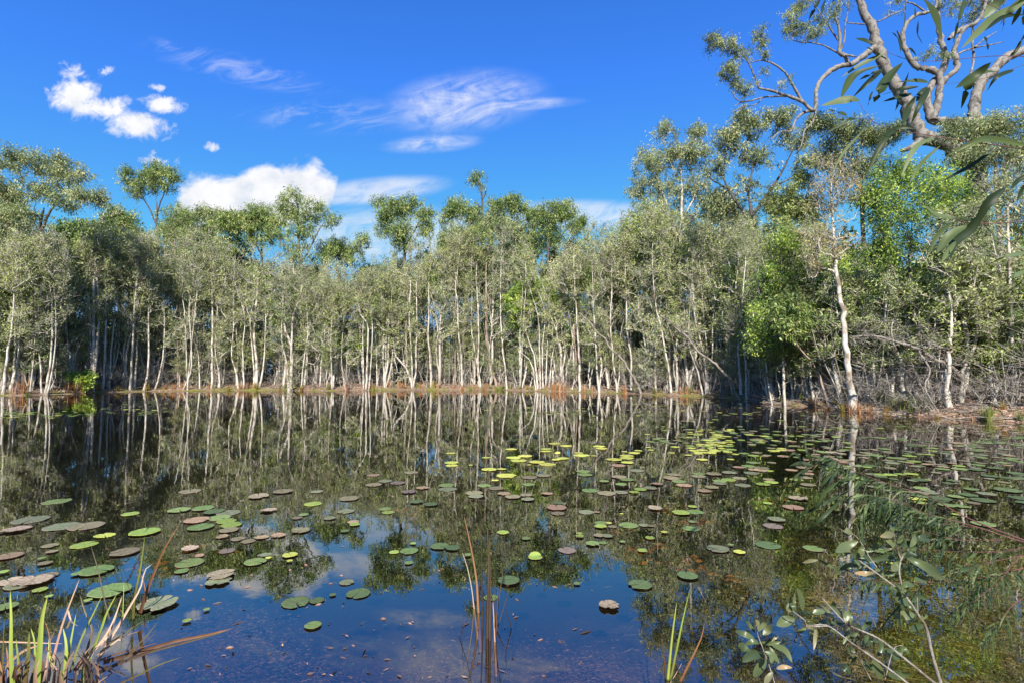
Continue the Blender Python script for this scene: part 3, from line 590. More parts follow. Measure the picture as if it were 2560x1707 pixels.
sky_tree('gum_tree', [([(1990, 990), (1992, 800), (1985, 660), (1975, 560)], 9, 4)], 36, [(1960, 510, 46, 40, 1), (2010, 530, 50, 44, 1), (1950, 580, 50, 40, .8), (2040, 600, 40, 40, .6), (2000, 450, 34, 26, .4)], 'olive', 'twig', 'olive green tree close behind the russet top of the right paperbark', 431, nt=260, **R1)
sky_tree('gum_tree', [([(2520, 1010), (2510, 800), (2500, 600), (2490, 450), (2490, 380)], 18, 8), ([(2500, 560), (2560, 460), (2600, 380)], 8, 3), ([(2495, 500), (2440, 420), (2420, 370)], 7, 3)], 25,
         [(2440, 330, 60, 28, 1), (2520, 310, 60, 34, 1), (2380, 330, 40, 26, .5), (2480, 390, 80, 40, 1.1), (2560, 390, 60, 60, 1), (2620, 340, 60, 60, .8), (2420, 400, 50, 30, .6)],
         'eucgrey', 'gum', 'olive and yellow gum crown at the right edge below the bent limb', 424, nt=420, **dict(R1, ll=.16, lw=.045, tl=.4, tip=.010, twigs=5, ln=9))
sky_tree('broadleaf_tree', [([(2260, 1010), (2262, 860), (2270, 700), (2280, 560)], 11, 5), ([(2265, 760), (2220, 640), (2190, 560)], 6, 2.5), ([(2270, 700), (2330, 600), (2370, 540)], 6, 2.5)], 21.5,
         [(2250, 440, 70, 50, 1), (2340, 470, 70, 50, 1), (2180, 500, 55, 55, .9), (2280, 540, 100, 60, 1.4), (2400, 520, 60, 70, 1), (2200, 620, 70, 55, .9), (2330, 640, 90, 60, 1), (2250, 730, 80, 60, .9), (2420, 640, 60, 60, .7), (2400, 740, 80, 50, .6)],
         'bright', 'gum', 'broad bright green tree filling the right side behind the tall paperbark', 425, nt=600, cat='broadleaf tree', **dict(R1, ll=.125, lw=.05, tl=.36, tip=.008, droop=.35, twigs=5))
sky_tree('broadleaf_tree', [([(1960, 1000), (1955, 880), (1950, 760), (1955, 640)], 7, 3), ([(1952, 800), (1920, 700), (1905, 640)], 4, 2), ([(1952, 800), (2000, 720), (2020, 650)], 4, 2)], 26.2,
         [(1960, 610, 48, 40, .8), (1935, 700, 60, 50, 1), (2020, 690, 45, 45, .8), (1920, 790, 62, 50, 1.1), (1990, 800, 60, 50, 1), (1900, 850, 46, 34, .6), (2040, 780, 34, 50, .4), (1960, 880, 60, 34, .5)],
         'bright', 'twig', 'yellow green leafy shrub tree left of the tall right paperbark', 426, nt=340, cat='broadleaf tree', **dict(R1, ll=.14, lw=.055, tl=.38, tip=.008, droop=.3))
sky_tree('broadleaf_tree', [([(1300, 968), (1305, 880), (1310, 800), (1312, 740)], 5, 3)], 50, [(1325, 720, 50, 28, 1), (1290, 760, 34, 34, .8), (1360, 750, 44, 26, .6), (1295, 800, 28, 22, .4), (1380, 800, 30, 14, .3)], 'bright', 'twig',
         'bright green shrubby tree among the paperbarks right of centre', 427, nt=110, cat='broadleaf tree', twigs=5, tl=.45, tup=.3, ln=18, ll=.24, lw=.08, droop=.3, spread=.25, tip=.011)
sky_tree('broadleaf_tree', [([(868, 968), (866, 930), (868, 890), (866, 870)], 3, 2)], 51, [(872, 852, 30, 18, 1), (850, 878, 20, 18, .6), (892, 868, 20, 14, .4)], 'bright', 'twig',
         'small bright green shrub left of centre in the paperbark trunks', 428, nt=36, cat='shrub', twigs=5, tl=.35, tup=.3, ln=18, ll=.22, lw=.08, droop=.3, spread=.25, tip=.009)
sky_tree('broadleaf_tree', [([(170, 980), (172, 965), (175, 945), (180, 935)], 4, 2)], 43, [(165, 942, 34, 20, 1), (205, 945, 34, 16, .9), (150, 962, 26, 14, .5), (215, 962, 20, 12, .3)], 'bright', 'twig',
         'low spreading green shrub on the bank left of the tallest left paperbark', 429, nt=60, cat='shrub', twigs=5, tl=.3, tup=.2, ln=20, ll=.19, lw=.08, droop=.3, spread=.2, tip=.009)
for k, (x, off, y0, y1, lab) in enumerate([(-10, 1.0, 640, 900, 'dark needle-leaved oak filling the left edge'), (90, 2.5, 680, 880, 'dark needle-leaved oak behind the three-stemmed left paperbark'), (140, 5, 660, 860, 'dark needle-leaved oak farthest back, left of the tallest left paperbark')]):
    D = shoreD(x) + off + 1
    sky_tree('needle_oak', [([(x, 975), (x + 4, 850), (x, 720), (x + 3, y0)], 7, 3)], D, [(x, y0 + 40, 34, 50, 1), (x + 10, (y0 + y1) / 2, 52, 70, 1.4), (x - 12, y1 - 40, 55, 50, 1)], 'casu', 'dark', lab, 440 + k, nt=150, cat='needle oak',
             twigs=5, tl=.5, tup=.2, ln=22, ll=.34, lw=.022, droop=.8, spread=.25, tip=.010)

sky_tree('paperbark_tree', [([(2536, 1020), (2532, 860), (2526, 700), (2520, 560), (2516, 440)], 9, 4), ([(2528, 760), (2490, 640), (2470, 540)], 5, 2), ([(2524, 660), (2560, 560), (2580, 480)], 5, 2)], 18.8,
         [(2500, 470, 60, 50, .8), (2550, 540, 60, 60, 1), (2450, 560, 60, 60, 1), (2500, 650, 80, 60, 1.1), (2420, 640, 50, 50, .6), (2570, 680, 50, 60, .8), (2480, 750, 80, 50, .7)],
         'eucgrey', 'paper', 'pale stemmed half bare tree at the right edge under the bent limb', 432, nt=330, cat='paperbark tree', twigs=6, tl=.42, tup=.3, ln=9, ll=.13, lw=.04, droop=.5, spread=.18, bare=.45, tip=.011, tw=1)
# ------------------------------------------------------------------ filler trees behind the first row
def variant(kind, seed):
    rng = np.random.default_rng(seed); H = 10.0
    if kind == 'paper':
        ns = rng.integers(1, 4); tr = []
        for k in range(ns):
            a = rng.uniform(0, 6.28); d = np.array((math.cos(a), math.sin(a), 0)) * (0 if k == 0 else rng.uniform(.3, .8))
            h = H * (.92 if k == 0 else rng.uniform(.55, .8)); z = np.linspace(0, h, 8)
            P = np.stack([d[0] * z / h * 2 + .12 * np.cumsum(rng.normal(size=8)), d[1] * z / h * 2 + .12 * np.cumsum(rng.normal(size=8)), z - .15], 1); P[0, :2] = d[:2] * .12
            tr.append((P, np.linspace(rng.uniform(.07, .13), .02, 8)))
        lobes = [((0, 0, H * .84), (1.1, 1.1, 1.6), 1), ((rng.uniform(-.5, .5), rng.uniform(-.5, .5), H * .62), (1.5, 1.5, 1.9), 1.3), ((rng.uniform(-.6, .6), rng.uniform(-.6, .6), H * .4), (1.2, 1.2, 1.3), .5)]
        return grow_tree(tr, lobes, rng, nt=85, twigs=4, tl=.65, tup=.7, ln=13, ll=.20, lw=.066, droop=.4, spread=.24, bare=.38, tip=.022, tw=1)
    if kind == 'gum':
        z = np.linspace(0, H * .8, 8); P = np.stack([.2 * np.cumsum(rng.normal(size=8)), .2 * np.cumsum(rng.normal(size=8)), z - .15], 1)
        lobes = [((rng.uniform(-1, 1), rng.uniform(-1, 1), H * rng.uniform(.62, .92)), (1.3, 1.3, .9), 1) for k in range(7)] + [((0, 0, H * .7), (1.9, 1.9, 2.4), 2)]
        return grow_tree([(P, np.linspace(.13, .04, 8))], lobes, rng, nt=110, twigs=5, tl=.5, tup=.25, ln=18, ll=.25, lw=.085, droop=.7, spread=.3, tip=.014)
    if kind == 'under':   # leafy understorey, 10 units high like the rest, scaled down when placed
        z = np.linspace(0, H * .85, 8); tr = []
        for k in range(3):
            a = rng.uniform(0, 6.28); tr.append((np.stack([math.cos(a) * z * .12 + .1 * np.cumsum(rng.normal(size=8)), math.sin(a) * z * .12 + .1 * np.cumsum(rng.normal(size=8)), z - .2], 1), np.linspace(.08, .03, 8)))
        lobes = [((0, 0, H * .6), (2.6, 2.6, 3.8), 3), ((.8, -.6, H * .3), (2.2, 2.2, 1.8), 1.3)]
        return grow_tree(tr, lobes, rng, nt=120, twigs=5, tl=.7, tup=.4, ln=20, ll=.25, lw=.09, droop=.4, spread=.4, tip=.016)
protos = {}
def proto(kind, k, leafm, wood):
    key = (kind, k, leafm)
    if key not in protos:
        wa, la = VAR[(kind, k)]
        a = mesh('trunk', np.concatenate(wa.V), np.concatenate(wa.Q), [M[wood], M['twig']], np.concatenate(wa.T), np.concatenate(wa.M))
        b = mesh('crown', np.concatenate(la.V), np.concatenate(la.Q), [M[leafm]], np.concatenate(la.T), np.concatenate(la.M), False)
        protos[key] = (a, b)
    return protos[key]
VAR = {}
for k in range(7): VAR[('paper', k)] = variant('paper', 500 + k)
for k in range(4): VAR[('gum', k)] = variant('gum', 520 + k)
for k in range(3): VAR[('under', k)] = variant('under', 540 + k)
rf = random.Random(7)
def place(kind, px, off, H, leafm, wood, row, look, name, cat, group):
    D = shoreD(px) + off; x = (px - 1280) / F * D
    k = rf.randrange({'paper': 7, 'gum': 4, 'under': 3}[kind]); a, b = proto(kind, k, leafm, wood)
    e = link(name, None, None, (x, D, gz(x, D) - .05)); s = H / 10.0
    wsc = s ** .5 if kind != 'under' else s
    e.scale = (wsc, wsc, s); e.rotation_euler = (0, 0, rf.uniform(0, 6.28)); 
    link('trunk', a, e); link('crown', b, e)
    e['category'] = cat; e['group'] = group; TREES.append((e, px, row, look)); return e
def height_for(px, off, py):
    D = shoreD(px) + off; return at(px, py, D)[2] - gz((px - 1280) / F * D, D)
for row, off, n, dy in (('second', 2.0, 40, 45), ('third', 4.5, 36, 25), ('fourth', 7.5, 32, 5)):
    for i in range(n):
        px = -120 + (2800) * (i + rf.uniform(.1, .9)) / n; o = off + rf.uniform(-.9, .9)
        H = height_for(px, o, skyY(px) - 28 + dy + rf.uniform(-15, 50)); 
        place('paper', px, o, H * .98, rf.choice(['olive', 'grey', 'euc', 'eucgrey', 'grey', 'euc']), 'paper' if row == 'second' else 'twig', row, 'pale slender paperbark', 'paperbark_tree', 'paperbark tree', 'paperbarks in the %s row' % row)
for i in range(84):
    px = -100 + 2500 * (i + rf.uniform(.1, .9)) / 84; o = rf.uniform(.7, 3.6)
    place('paper', px, o, rf.choice([rf.uniform(4.2, 8.2), rf.uniform(2.6, 5)]), rf.choice(['olive', 'grey', 'euc', 'eucgrey', 'grey', 'bright' if i % 4 == 0 else 'olive']), 'twig', 'young', 'young paperbark', 'paperbark_tree', 'paperbark tree', 'young paperbarks under the tall ones')
for i in range(44):
    px = -150 + 2880 * (i + rf.uniform(.1, .9)) / 44; o = 11 + rf.uniform(-1.5, 3)
    H = height_for(px, o, skyY(px) - 10 + rf.uniform(-12, 35) - (0 if 790 < px < 960 or 260 < px < 440 or px > 1500 else rf.uniform(5, 45))); place('gum', px, o, H, rf.choice(['euc', 'euc', 'eucgrey', 'bright']), 'dark', 'back', 'dark gum', 'gum_tree', 'gum tree', 'gums behind the paperbarks')
for i in range(34):
    px = -150 + 2880 * (i + rf.uniform(.1, .9)) / 34; o = rf.uniform(8.5, 12)
    place('under', px, o, rf.uniform(4.5, 8.0), rf.choice(['euc', 'casu', 'olive']), 'dark', 'shrub', 'dark leafy shrub', 'shrub', 'shrub', 'shrubs in the shade under the trees')
for i in range(24):
    px = 1930 + 700 * (i + rf.uniform(.1, .9)) / 24; o = rf.uniform(1.8, 7)
    place('under', px, o, rf.uniform(3.5, 7.5), rf.choice(['euc', 'olive', 'grey', 'bright']), 'twig', 'rshrub', 'tangled shrub', 'shrub', 'shrub', 'tangled shrubs on the right bank')

# dense wood far behind: one mass of stems and leaves
rng = np.random.default_rng(77)
wa = Acc(); n = 4200
px = rng.uniform(-500, 3000, n); o = 1.2 + 25 * rng.random(n) ** 1.25 ; D = np.interp(px, shx, shd) + o; X = (px - 1280) / F * D
h = rng.uniform(2, 9.5, n) * np.where(rng.random(n) < .45, .45, 1) * np.interp(px, [1700, 2000], [1, .5]); G = ground_z(X, D)
base = np.stack([X, D, G - .1], 1); lean = rng.normal(size=(n, 2)) * .15
s = np.linspace(0, 1, 5)
P = base[:, None] + s[None, :, None] * h[:, None, None] * np.concatenate([lean, np.ones((n, 1))], 1)[:, None]
P[:, 1:, :2] += np.cumsum(rng.normal(size=(n, 4, 2)) * .09, 1)
r0 = rng.uniform(.014, .036, n)
tubes(wa, P, r0[:, None] * np.linspace(1, .35, 5)[None], 4)
# side twigs
m_ = n * 7; bi = np.repeat(np.arange(n), 7); kk = rng.integers(1, 5, m_); s0 = P[bi, kk]; d = unit(rng.normal(size=(m_, 3)) * np.array([1, 1, .5]) + UP * .5); L = rng.uniform(.5, 1.6, m_)
tw = np.stack([s0, s0 + d * L[:, None] * .5 + rng.normal(size=(m_, 3)) * .05, s0 + d * L[:, None] + UP * (L * .15)[:, None]], 1)
tubes(wa, tw, np.array([.011, .008, .004])[None] * np.ones((m_, 1)), 3)
tag(wa.make('thicket', [M['twig']]), 'grey mass of thin bare saplings between the paperbark trunks', 'thicket', kind='stuff')
la = Acc(); n = 130000
px = rng.uniform(-600, 3100, n); o = 12 + rng.random(n) * 16; D = np.interp(px, shx, shd) + o; X = (px - 1280) / F * D
hz = rng.random(n) * (9.0 + 1.6 * np.sin(px * .021) + 1.2 * np.sin(px * .057))
Bs = np.stack([X, D, ground_z(X, D) + hz], 1)
leaves(la, Bs, rng.normal(size=(n, 3)), rng.uniform(.35, .8, n), rng.uniform(.18, .36, n), rng.random(n) * .7, rng)
tag(la.make('distant_wood', [M['euc']], smooth=False), 'dark green far-off wood behind the paperbark stand', 'wood', kind='stuff')

# ------------------------------------------------------------------ the old gum with bent limbs, upper right
def zp(x, y): return (1760 + x / 2.94, y / 2.94)
rng = np.random.default_rng(61); D0 = 27.5; s = D0 / F
limbs = [  # zoomed points, start width, end width (photo px), depth shift
 ([(2000, 1400), (1960, 1230), (1880, 1120), (1800, 1070), (1700, 1030), (1600, 1000), (1545, 900), (1480, 740), (1400, 600), (1310, 440), (1270, 300), (1210, 160), (1140, 0), (1090, -160)], 44, 14, 0),
 ([(1600, 1020), (1560, 1060), (1500, 1095), (1450, 1110)], 18, 9, -.2),
 ([(1990, 1200), (2010, 1050), (2000, 900), (1985, 850), (2000, 720), (2030, 620), (2110, 530), (2220, 430), (2352, 370), (2500, 300)], 32, 20, .6),
 ([(1990, 900), (1900, 900), (1780, 890), (1680, 890), (1650, 800), (1640, 700), (1690, 600), (1760, 500), (1780, 420), (1740, 300), (1720, 150), (1730, 0), (1740, -100)], 25, 7, .5),
 ([(1680, 890), (1710, 780), (1735, 640), (1730, 560), (1660, 510), (1570, 500), (1500, 410), (1460, 290), (1480, 190), (1560, 110), (1640, 95), (1700, 60), (1720, -40)], 18, 6, -.4),
 ([(1735, 620), (1800, 560), (1860, 500), (1840, 400), (1870, 280), (1930, 200), (2000, 170), (2060, 60), (2080, -60)], 14, 6, -.6),
 ([(1640, 100), (1590, 60), (1540, 30), (1490, 20)], 5, 3, -.5),
 ([(1990, 620), (1960, 560), (1980, 450), (1975, 300), (1980, 180), (2000, 60)], 6, 4, .9),
 ([(1900, 210), (1840, 250), (1800, 290)], 12, 9, -.6),
 ([(1280, 330), (1200, 390), (1090, 470), (990, 490), (900, 550), (840, 620), (820, 700), (820, 800), (790, 810), (720, 745), (620, 710), (500, 670), (400, 650)], 15, 5, -.8),
 ([(1060, 480), (1040, 420), (990, 390), (1000, 300), (985, 180), (960, 100), (990, 0), (985, -80)], 10, 3, -.9),
 ([(1000, 390), (1030, 300), (1040, 180), (1060, 60), (1060, -60)], 5, 2, -.7),
 ([(985, 300), (920, 200), (850, 90), (790, 0), (750, -60)], 4, 2, -1),
 ([(980, 390), (900, 345), (820, 320), (700, 310), (640, 290)], 4, 2, -1),
 ([(1000, 390), (1060, 410), (1120, 420)], 6, 4, -.7),
 ([(720, 745), (660, 640), (600, 540), (510, 470), (420, 445), (350, 460)], 7, 2.5, -1.1),
 ([(400, 650), (370, 560), (320, 450), (250, 370), (200, 310)], 5, 2, -1),
 ([(620, 710), (520, 710), (420, 720), (330, 745), (250, 740), (200, 670)], 5, 2.5, -1.2),
 ([(430, 720), (380, 770), (280, 790), (195, 835)], 3, 1.5, -1.2),
 ([(330, 740), (260, 760), (220, 785)], 3, 1.5, -1.2),
 ([(800, 815), (730, 830), (670, 890), (640, 965), (560, 970), (490, 1030)], 8, 3, -1),
 ([(820, 810), (800, 900), (740, 960), (720, 1060), (690, 1110)], 5, 2, -.8),
 ([(1180, 180), (1060, 170), (1030, 150)], 4, 2, -.3),
 ([(1200, 180), (1300, 150), (1400, 100), (1470, 70), (1490, 0)], 5, 2, -.5),
 ([(1450, 290), (1420, 230)], 7, 3, -.5),
 ([(1990, 350), (2060, 290), (2150, 235)], 5, 2, .5),
 ([(1860, 400), (1960, 360), (2080, 335), (2200, 310)], 5, 2, .3),
]
base = np.array((at(2445, HOR, D0)[0], D0, gz(at(2445, HOR, D0)[0], D0) - .1))
wa = Acc(); ep = []
tp = at(*zp(2000, 1400), D0)
trunk = resample(np.array([base, base * .65 + tp * .35 + [.25, 0, 0], base * .3 + tp * .7 + [-.1, 0, 0], tp]), 14)
tubes(wa, trunk - base, np.linspace(.62, .50, 14), 12)
for k, (pts, w0, w1, dd) in enumerate(limbs):
    n = len(pts); P = np.array([at(*zp(x, y), D0 + dd * (j / max(n - 1, 1) if k not in () else 1)) for j, (x, y) in enumerate(pts)])
    K = max(8, n * 4); R = np.interp(np.linspace(0, 1, K), [0, 1], [w0, w1]) * s * .5
    q = resample(P, K); q[1:-1] += rng.normal(size=(K - 2, 3)) * R[1:-1, None] * .16
    R = R * (1 + .09 * rng.normal(size=K))
    if k == 1: R[-1] *= .7
    tubes(wa, q - base, R, 10 if w0 > 9 else 6); ep.append(q)
e = link('old_gum_tree', None, None, base)
wa.make('trunk', [M['gum']], e)
tag(e, 'old grey gum with thick bent limbs curling against the sky at upper right', 'gum tree')
cl = [(70, 310, 75, 45, 1), (180, 330, 80, 40, .9), (250, 400, 60, 40, .5), (190, 530, 85, 65, 1.2), (250, 600, 60, 50, .6), (290, 690, 50, 30, .4), (400, 260, 60, 40, .5), (420, 330, 50, 50, .35), (440, 420, 50, 30, .25), (640, 120, 60, 70, .8), (720, 30, 80, 50, .7), (680, 230, 90, 50, 1), (800, 250, 70, 40, .6), (820, 160, 60, 40, .4), (930, 130, 50, 50, .4), (1000, 20, 70, 40, .4),
      (1390, 30, 60, 35, .35), (1640, 390, 60, 40, .4), (1740, 420, 50, 30, .3), (2050, 60, 90, 60, .8), (1950, 20, 60, 40, .4), (2130, 30, 50, 40, .4), (1850, 60, 60, 50, .4), (1760, 20, 50, 40, .3), (2000, 130, 60, 40, .3), (430, 545, 40, 30, .15), (580, 620, 30, 20, .1), (1250, 390, 0.1, .1, .01)]
sk = np.concatenate(ep[9:]); lobes = []
trs = [(ep[k] - base, np.full(len(ep[k]), .02)) for k in (10, 11, 12, 13, 15, 16, 17, 9, 3, 5, 22, 23)]
for cx, cy, rx, ry, w in cl[:-1]:
    lobes.append((at(*zp(cx, cy), D0 - .9 if cx < 1200 else D0) - base, (rx / 2.94 * s, .6, ry / 2.94 * s), w))
w2, l2 = grow_tree(trs, lobes, rng, nt=230, twigs=5, tl=.32, tup=.1, ln=17, ll=.12, lw=.036, droop=.75, spread=.16, tip=.008)
# keep only the new twigs (first len(trs) tubes are the guide limbs)
w2.V, w2.Q, w2.T, w2.M = w2.V[len(trs):], w2.Q[len(trs):], w2.T[len(trs):], w2.M[len(trs):]
off0 = min(q.min() for q in w2.Q); w2.Q = [q - off0 for q in w2.Q]; w2.n -= off0
w2.make('branches', [M['gum'], M['gum']], e); l2.make('crown', [M['eucgrey']], e, smooth=False)

# ------------------------------------------------------------------ dead branches and shrubs on the banks
def dead_mesh(seed, H=2.2, wdt=1.6, n=55):
    rng = np.random.default_rng(seed); tr = []
    for k in range(3):
        a = rng.uniform(0, 6.28); z = np.linspace(0, H * .6, 6); tr.append((np.stack([math.cos(a) * z * .7, math.sin(a) * z * .5, z], 1) + np.cumsum(rng.normal(size=(6, 3)) * .04, 0), np.linspace(.03, .012, 6)))
    wa, la = grow_tree(tr, [((0, 0, H * .5), (wdt, wdt, H * .5), 1)], rng, nt=n, twigs=4, tl=.55, tup=0, ln=0, tip=.008, bendy=.5)
    return mesh('twigs', np.concatenate(wa.V), np.concatenate(wa.Q), [M['deadwood'], M['deadwood']], np.concatenate(wa.T), np.concatenate(wa.M))
dm = [dead_mesh(700 + k) for k in range(5)]
DEAD = []
for i, (px, off, sc_) in enumerate([(60, 1.5, .9), (150, 1.6, .8), (330, .9, 1.1), (255, .8, 1.4), (290, 1.4, 1.2), (420, 1.2, 1.2), (560, 1.2, 1.1), (600, 1.4, 1.2), (690, .8, .9), (790, .7, 1.1), (880, .9, 1.2), (960, 1.5, 1), (1110, 1.6, 1.1), (1290, 1.2, 1.4), (1400, .9, 1.2), (1590, .4, 1.1), (1640, .7, 1.3), (1700, .6, 1.3), (1800, .5, 1.1),
        (1900, .7, 1.2), (2040, .8, 1.2), (2085, .4, 1.0), (2150, .7, 1.4), (2190, .6, 1.1), (2290, .3, 1.4), (2330, .7, 1.3), (2420, .9, 1.1), (2520, 1.1, 1.2), (2260, 2.2, 1.8), (2400, 2.6, 1.8)]):
    D = shoreD(px) + off; x = (px - 1280) / F * D
    o = link('dead_shrub', dm[i % 5], None, (x, D, gz(x, D) - .05)); k = sc_ * (.8 if px < 1900 else .62); o.scale = (k, k, k); o.rotation_euler = (0, 0, rf.uniform(0, 6.28))
    tag(o, None, 'dead shrub', 'bare grey dead shrubs along the bank'); DEAD.append((o, px))
# the long dead limb reaching out on the right
rng = np.random.default_rng(71)
def z3(x, y): return (1600 + x / 1.782, 200 + y / 1.782)
D = 19.6; pts = [(1500, 1420), (1400, 1290), (1310, 1240), (1220, 1190), (1120, 1160), (1040, 1140), (940, 1145)]
P = np.array([at(*z3(x, y), D - .3 * j) for j, (x, y) in enumerate(pts)]); base = np.array((P[0, 0], P[0, 1], gz(P[0, 0], P[0, 1]) - .05)); P[0, 2] = base[2] - .05
q = resample(P, 18); lob = [(q[14] - base, (1.1, .8, .9), 1), (q[9] - base, (1.2, .9, 1.1), 1.2), (q[5] - base, (1.0, .8, .9), 1)]
br = resample(np.array([at(*z3(1230, 1190), D - .8), at(*z3(1290, 1290), D - .9), at(*z3(1270, 1370), D - 1), at(*z3(1330, 1480), D - 1.2)]), 10)
wa, la = grow_tree([(q - base, np.linspace(.085, .03, 18)), (br - base, np.linspace(.04, .02, 10))], lob, rng, nt=70, twigs=4, tl=.6, tup=0, ln=0, tip=.008, bendy=.45)
put_tree('fallen_tree', base, wa, la, 'deadwood', 'olive', 2350, 'front', '', 'dead tree', None, 'pale dead tree fallen forward with bare twigs reaching left over the right bank')

# tufts
def tuft_mesh(name, seed, mats, n=46, H=.75, w=.022, lean=.55, tl=(0, 1)):
    rng = np.random.default_rng(seed); acc = Acc()
    for k in range(n):
        a = rng.uniform(0, 6.28); b = np.array((math.cos(a), math.sin(a), 0)); r = rng.uniform(0, .16); h = H * rng.uniform(.45, 1); ln_ = rng.uniform(.05, lean) * h
        s = np.linspace(0, 1, 5)[:, None]
        P = b * r + s * b * ln_ * s + UP * h * s - UP * ln_ * .35 * s ** 3
        side = unit(np.cross(b, UP) + rng.normal(size=3) * .5); ww = w * rng.uniform(.6, 1.2) * np.array([.8, 1, .85, .55, .05])[:, None]
        V = np.stack([P - side * ww * .5, P + side * ww * .5], 1).reshape(-1, 3); i = np.arange(4) * 2
        acc.add(V, np.stack([i, i + 1, i + 3, i + 2], 1), rng.uniform(*tl), int(rng.integers(0, len(mats))))
    return mesh(name, np.concatenate(acc.V), np.concatenate(acc.Q), mats, np.concatenate(acc.T), np.concatenate(acc.M))
tm = [tuft_mesh('blades', 800 + k, [M['sedge_rust'], M['sedge_rust'], M['sedge_tan']], H=.8) for k in range(4)]
tg = [tuft_mesh('blades', 820 + k, [M['grassy'], M['sedge_green']], 60, .8, .02, .6) for k in range(3)]
ty_ = [tuft_mesh('blades', 830 + k, [M['sedge_rust'], M['sedge_green']], 50, .8) for k in range(2)]
TUFT = []
pr0 = random.Random(12)
spots = [(40, .0, 1.3, 'r'), (62, .1, 1.5, 'r'), (175, .0, 1.2, 'r'), (195, -.1, 1.3, 'r'), (215, .1, 1.1, 'r'), (252, .2, .9, 'y'), (300, .1, .7, 'y'), (372, .1, 1.1, 'y'), (575, .2, .8, 'y'), (603, .2, .9, 'r'), (622, .1, 1.1, 'r'), (640, .2, .9, 'y'), (700, .2, .8, 'r'), (755, .1, .9, 'y'), (868, .2, 1.1, 'r'), (930, .6, .8, 'r'), (975, .6, 1.0, 'r'), (1000, .6, 1.2, 'r'), (1012, .5, 1.0, 'r'), (1052, .3, 1.0, 'r'), (1086, .3, 1.1, 'y'), (1098, .2, .9, 'r'),
         (1135, .4, .8, 'r'), (1155, .3, .8, 'r'), (1225, .4, .8, 'g'), (1300, .3, .7, 'g'), (1318, .2, .7, 'y'), (1385, .1, 1.2, 'r'), (1398, .0, 1.4, 'r'), (1408, .1, 1.1, 'r'), (1480, .2, .7, 'r'), (1560, .2, .9, 'r'), (1700, .2, .8, 'r'), (1716, .3, .9, 'r'), (1820, .4, .8, 'y'), (2030, .2, 1.0, 'r'), (2065, .0, 1.0, 'r'), (2100, -.1, .8, 'y'), (2120, -.2, 1.0, 'r'), (2140, -.2, 1.1, 'r'), (2165, -.1, .9, 'r'), (2200, .9, 1.4, 'g'), (2225, 1.0, 1.5, 'g'), (2250, .8, 1.5, 'g'), (2275, .9, 1.3, 'g'), (2300, 1.0, 1.4, 'g'), (2210, .3, .8, 'y'), (2330, 1.2, 1.2, 'g'), (2450, .1, 1.0, 'g'), (2462, .0, 1.1, 'g'), (2540, .2, .8, 'g'), (1960, .8, .8, 'g'), (2000, .9, .9, 'g')]
spots += [(pr0.uniform(0, 2560), pr0.uniform(-.1, 1.1), pr0.uniform(.45, .95), pr0.choice('rrygg')) for _ in range(60)]
for i, (px, off, k, c) in enumerate(spots):
    D = shoreD(px) + off; x = (px - 1280) / F * D; z = max(gz(x, D), -.12) - .02
    me = {'r': tm, 'y': ty_, 'g': tg}[c]; o = link('sedge_tuft', me[i % len(me)], None, (x, D, z)); kk = k * (1.25 if px < 1800 else .8); o.scale = (kk, kk, kk); o.rotation_euler = (0, 0, rf.uniform(0, 6.28))
    tag(o, None, 'sedge tuft', 'sedge tufts along the far waterline'); TUFT.append((o, px, {'r': 'rust orange', 'y': 'orange and green', 'g': 'green grassy'}[c]))
# litter on the bank
rng = np.random.default_rng(90); la = Acc(); n = 26000
px = rng.uniform(-100, 2700, n); o = np.abs(rng.normal(size=n)) * 2.4 + .02; D = np.interp(px, shx, shd) + o; X = (px - 1280) / F * D; G = ground_z(X, D); ok = G > .01
B = np.stack([X, D, G + .015], 1)[ok]; n = len(B)
leaves(la, B, rng.normal(size=(n, 3)) * np.array([1, 1, .25]), rng.uniform(.06, .16, n), rng.uniform(.025, .06, n), rng.random(n), rng)
m, g_ = newmat('dry_leaves'); a = g_.n('ShaderNodeAttribute', attribute_name='tint')
out(g_, principled(g_, g_.ramp(a.outputs['Fac'], [(0, (.10, .055, .04)), (.4, (.30, .17, .12)), (.75, (.50, .34, .25)), (1, (.64, .52, .42))]), .8, .2)); M['litter'] = m
tag(la.make('leaf_litter', [M['litter']], smooth=False), 'pinkish brown fallen leaves covering the far bank', 'leaf litter', kind='stuff')
wa = Acc(); n = 1500; px = rng.uniform(-50, 2650, n); o = np.abs(rng.normal(size=n)) * 1.8 + .03; D = np.interp(px, shx, shd) + o; X = (px - 1280) / F * D; G = ground_z(X, D); ok = G > .0
B = np.stack([X, D, G + .03], 1)[ok]; n = len(B); d = unit(rng.normal(size=(n, 3)) * np.array([1, 1, .22])); L = rng.uniform(.3, 1.3, n)[:, None]
tubes(wa, np.stack([B, B + d * L * .5 + rng.normal(size=(n, 3)) * .05, B + d * L + UP * .06], 1), np.array([.014, .01, .006])[None] * rng.uniform(.6, 1.6, (n, 1)), 4)
tag(wa.make('fallen_twigs', [M['deadwood']]), 'grey fallen sticks lying along the far bank', 'twigs', kind='stuff')

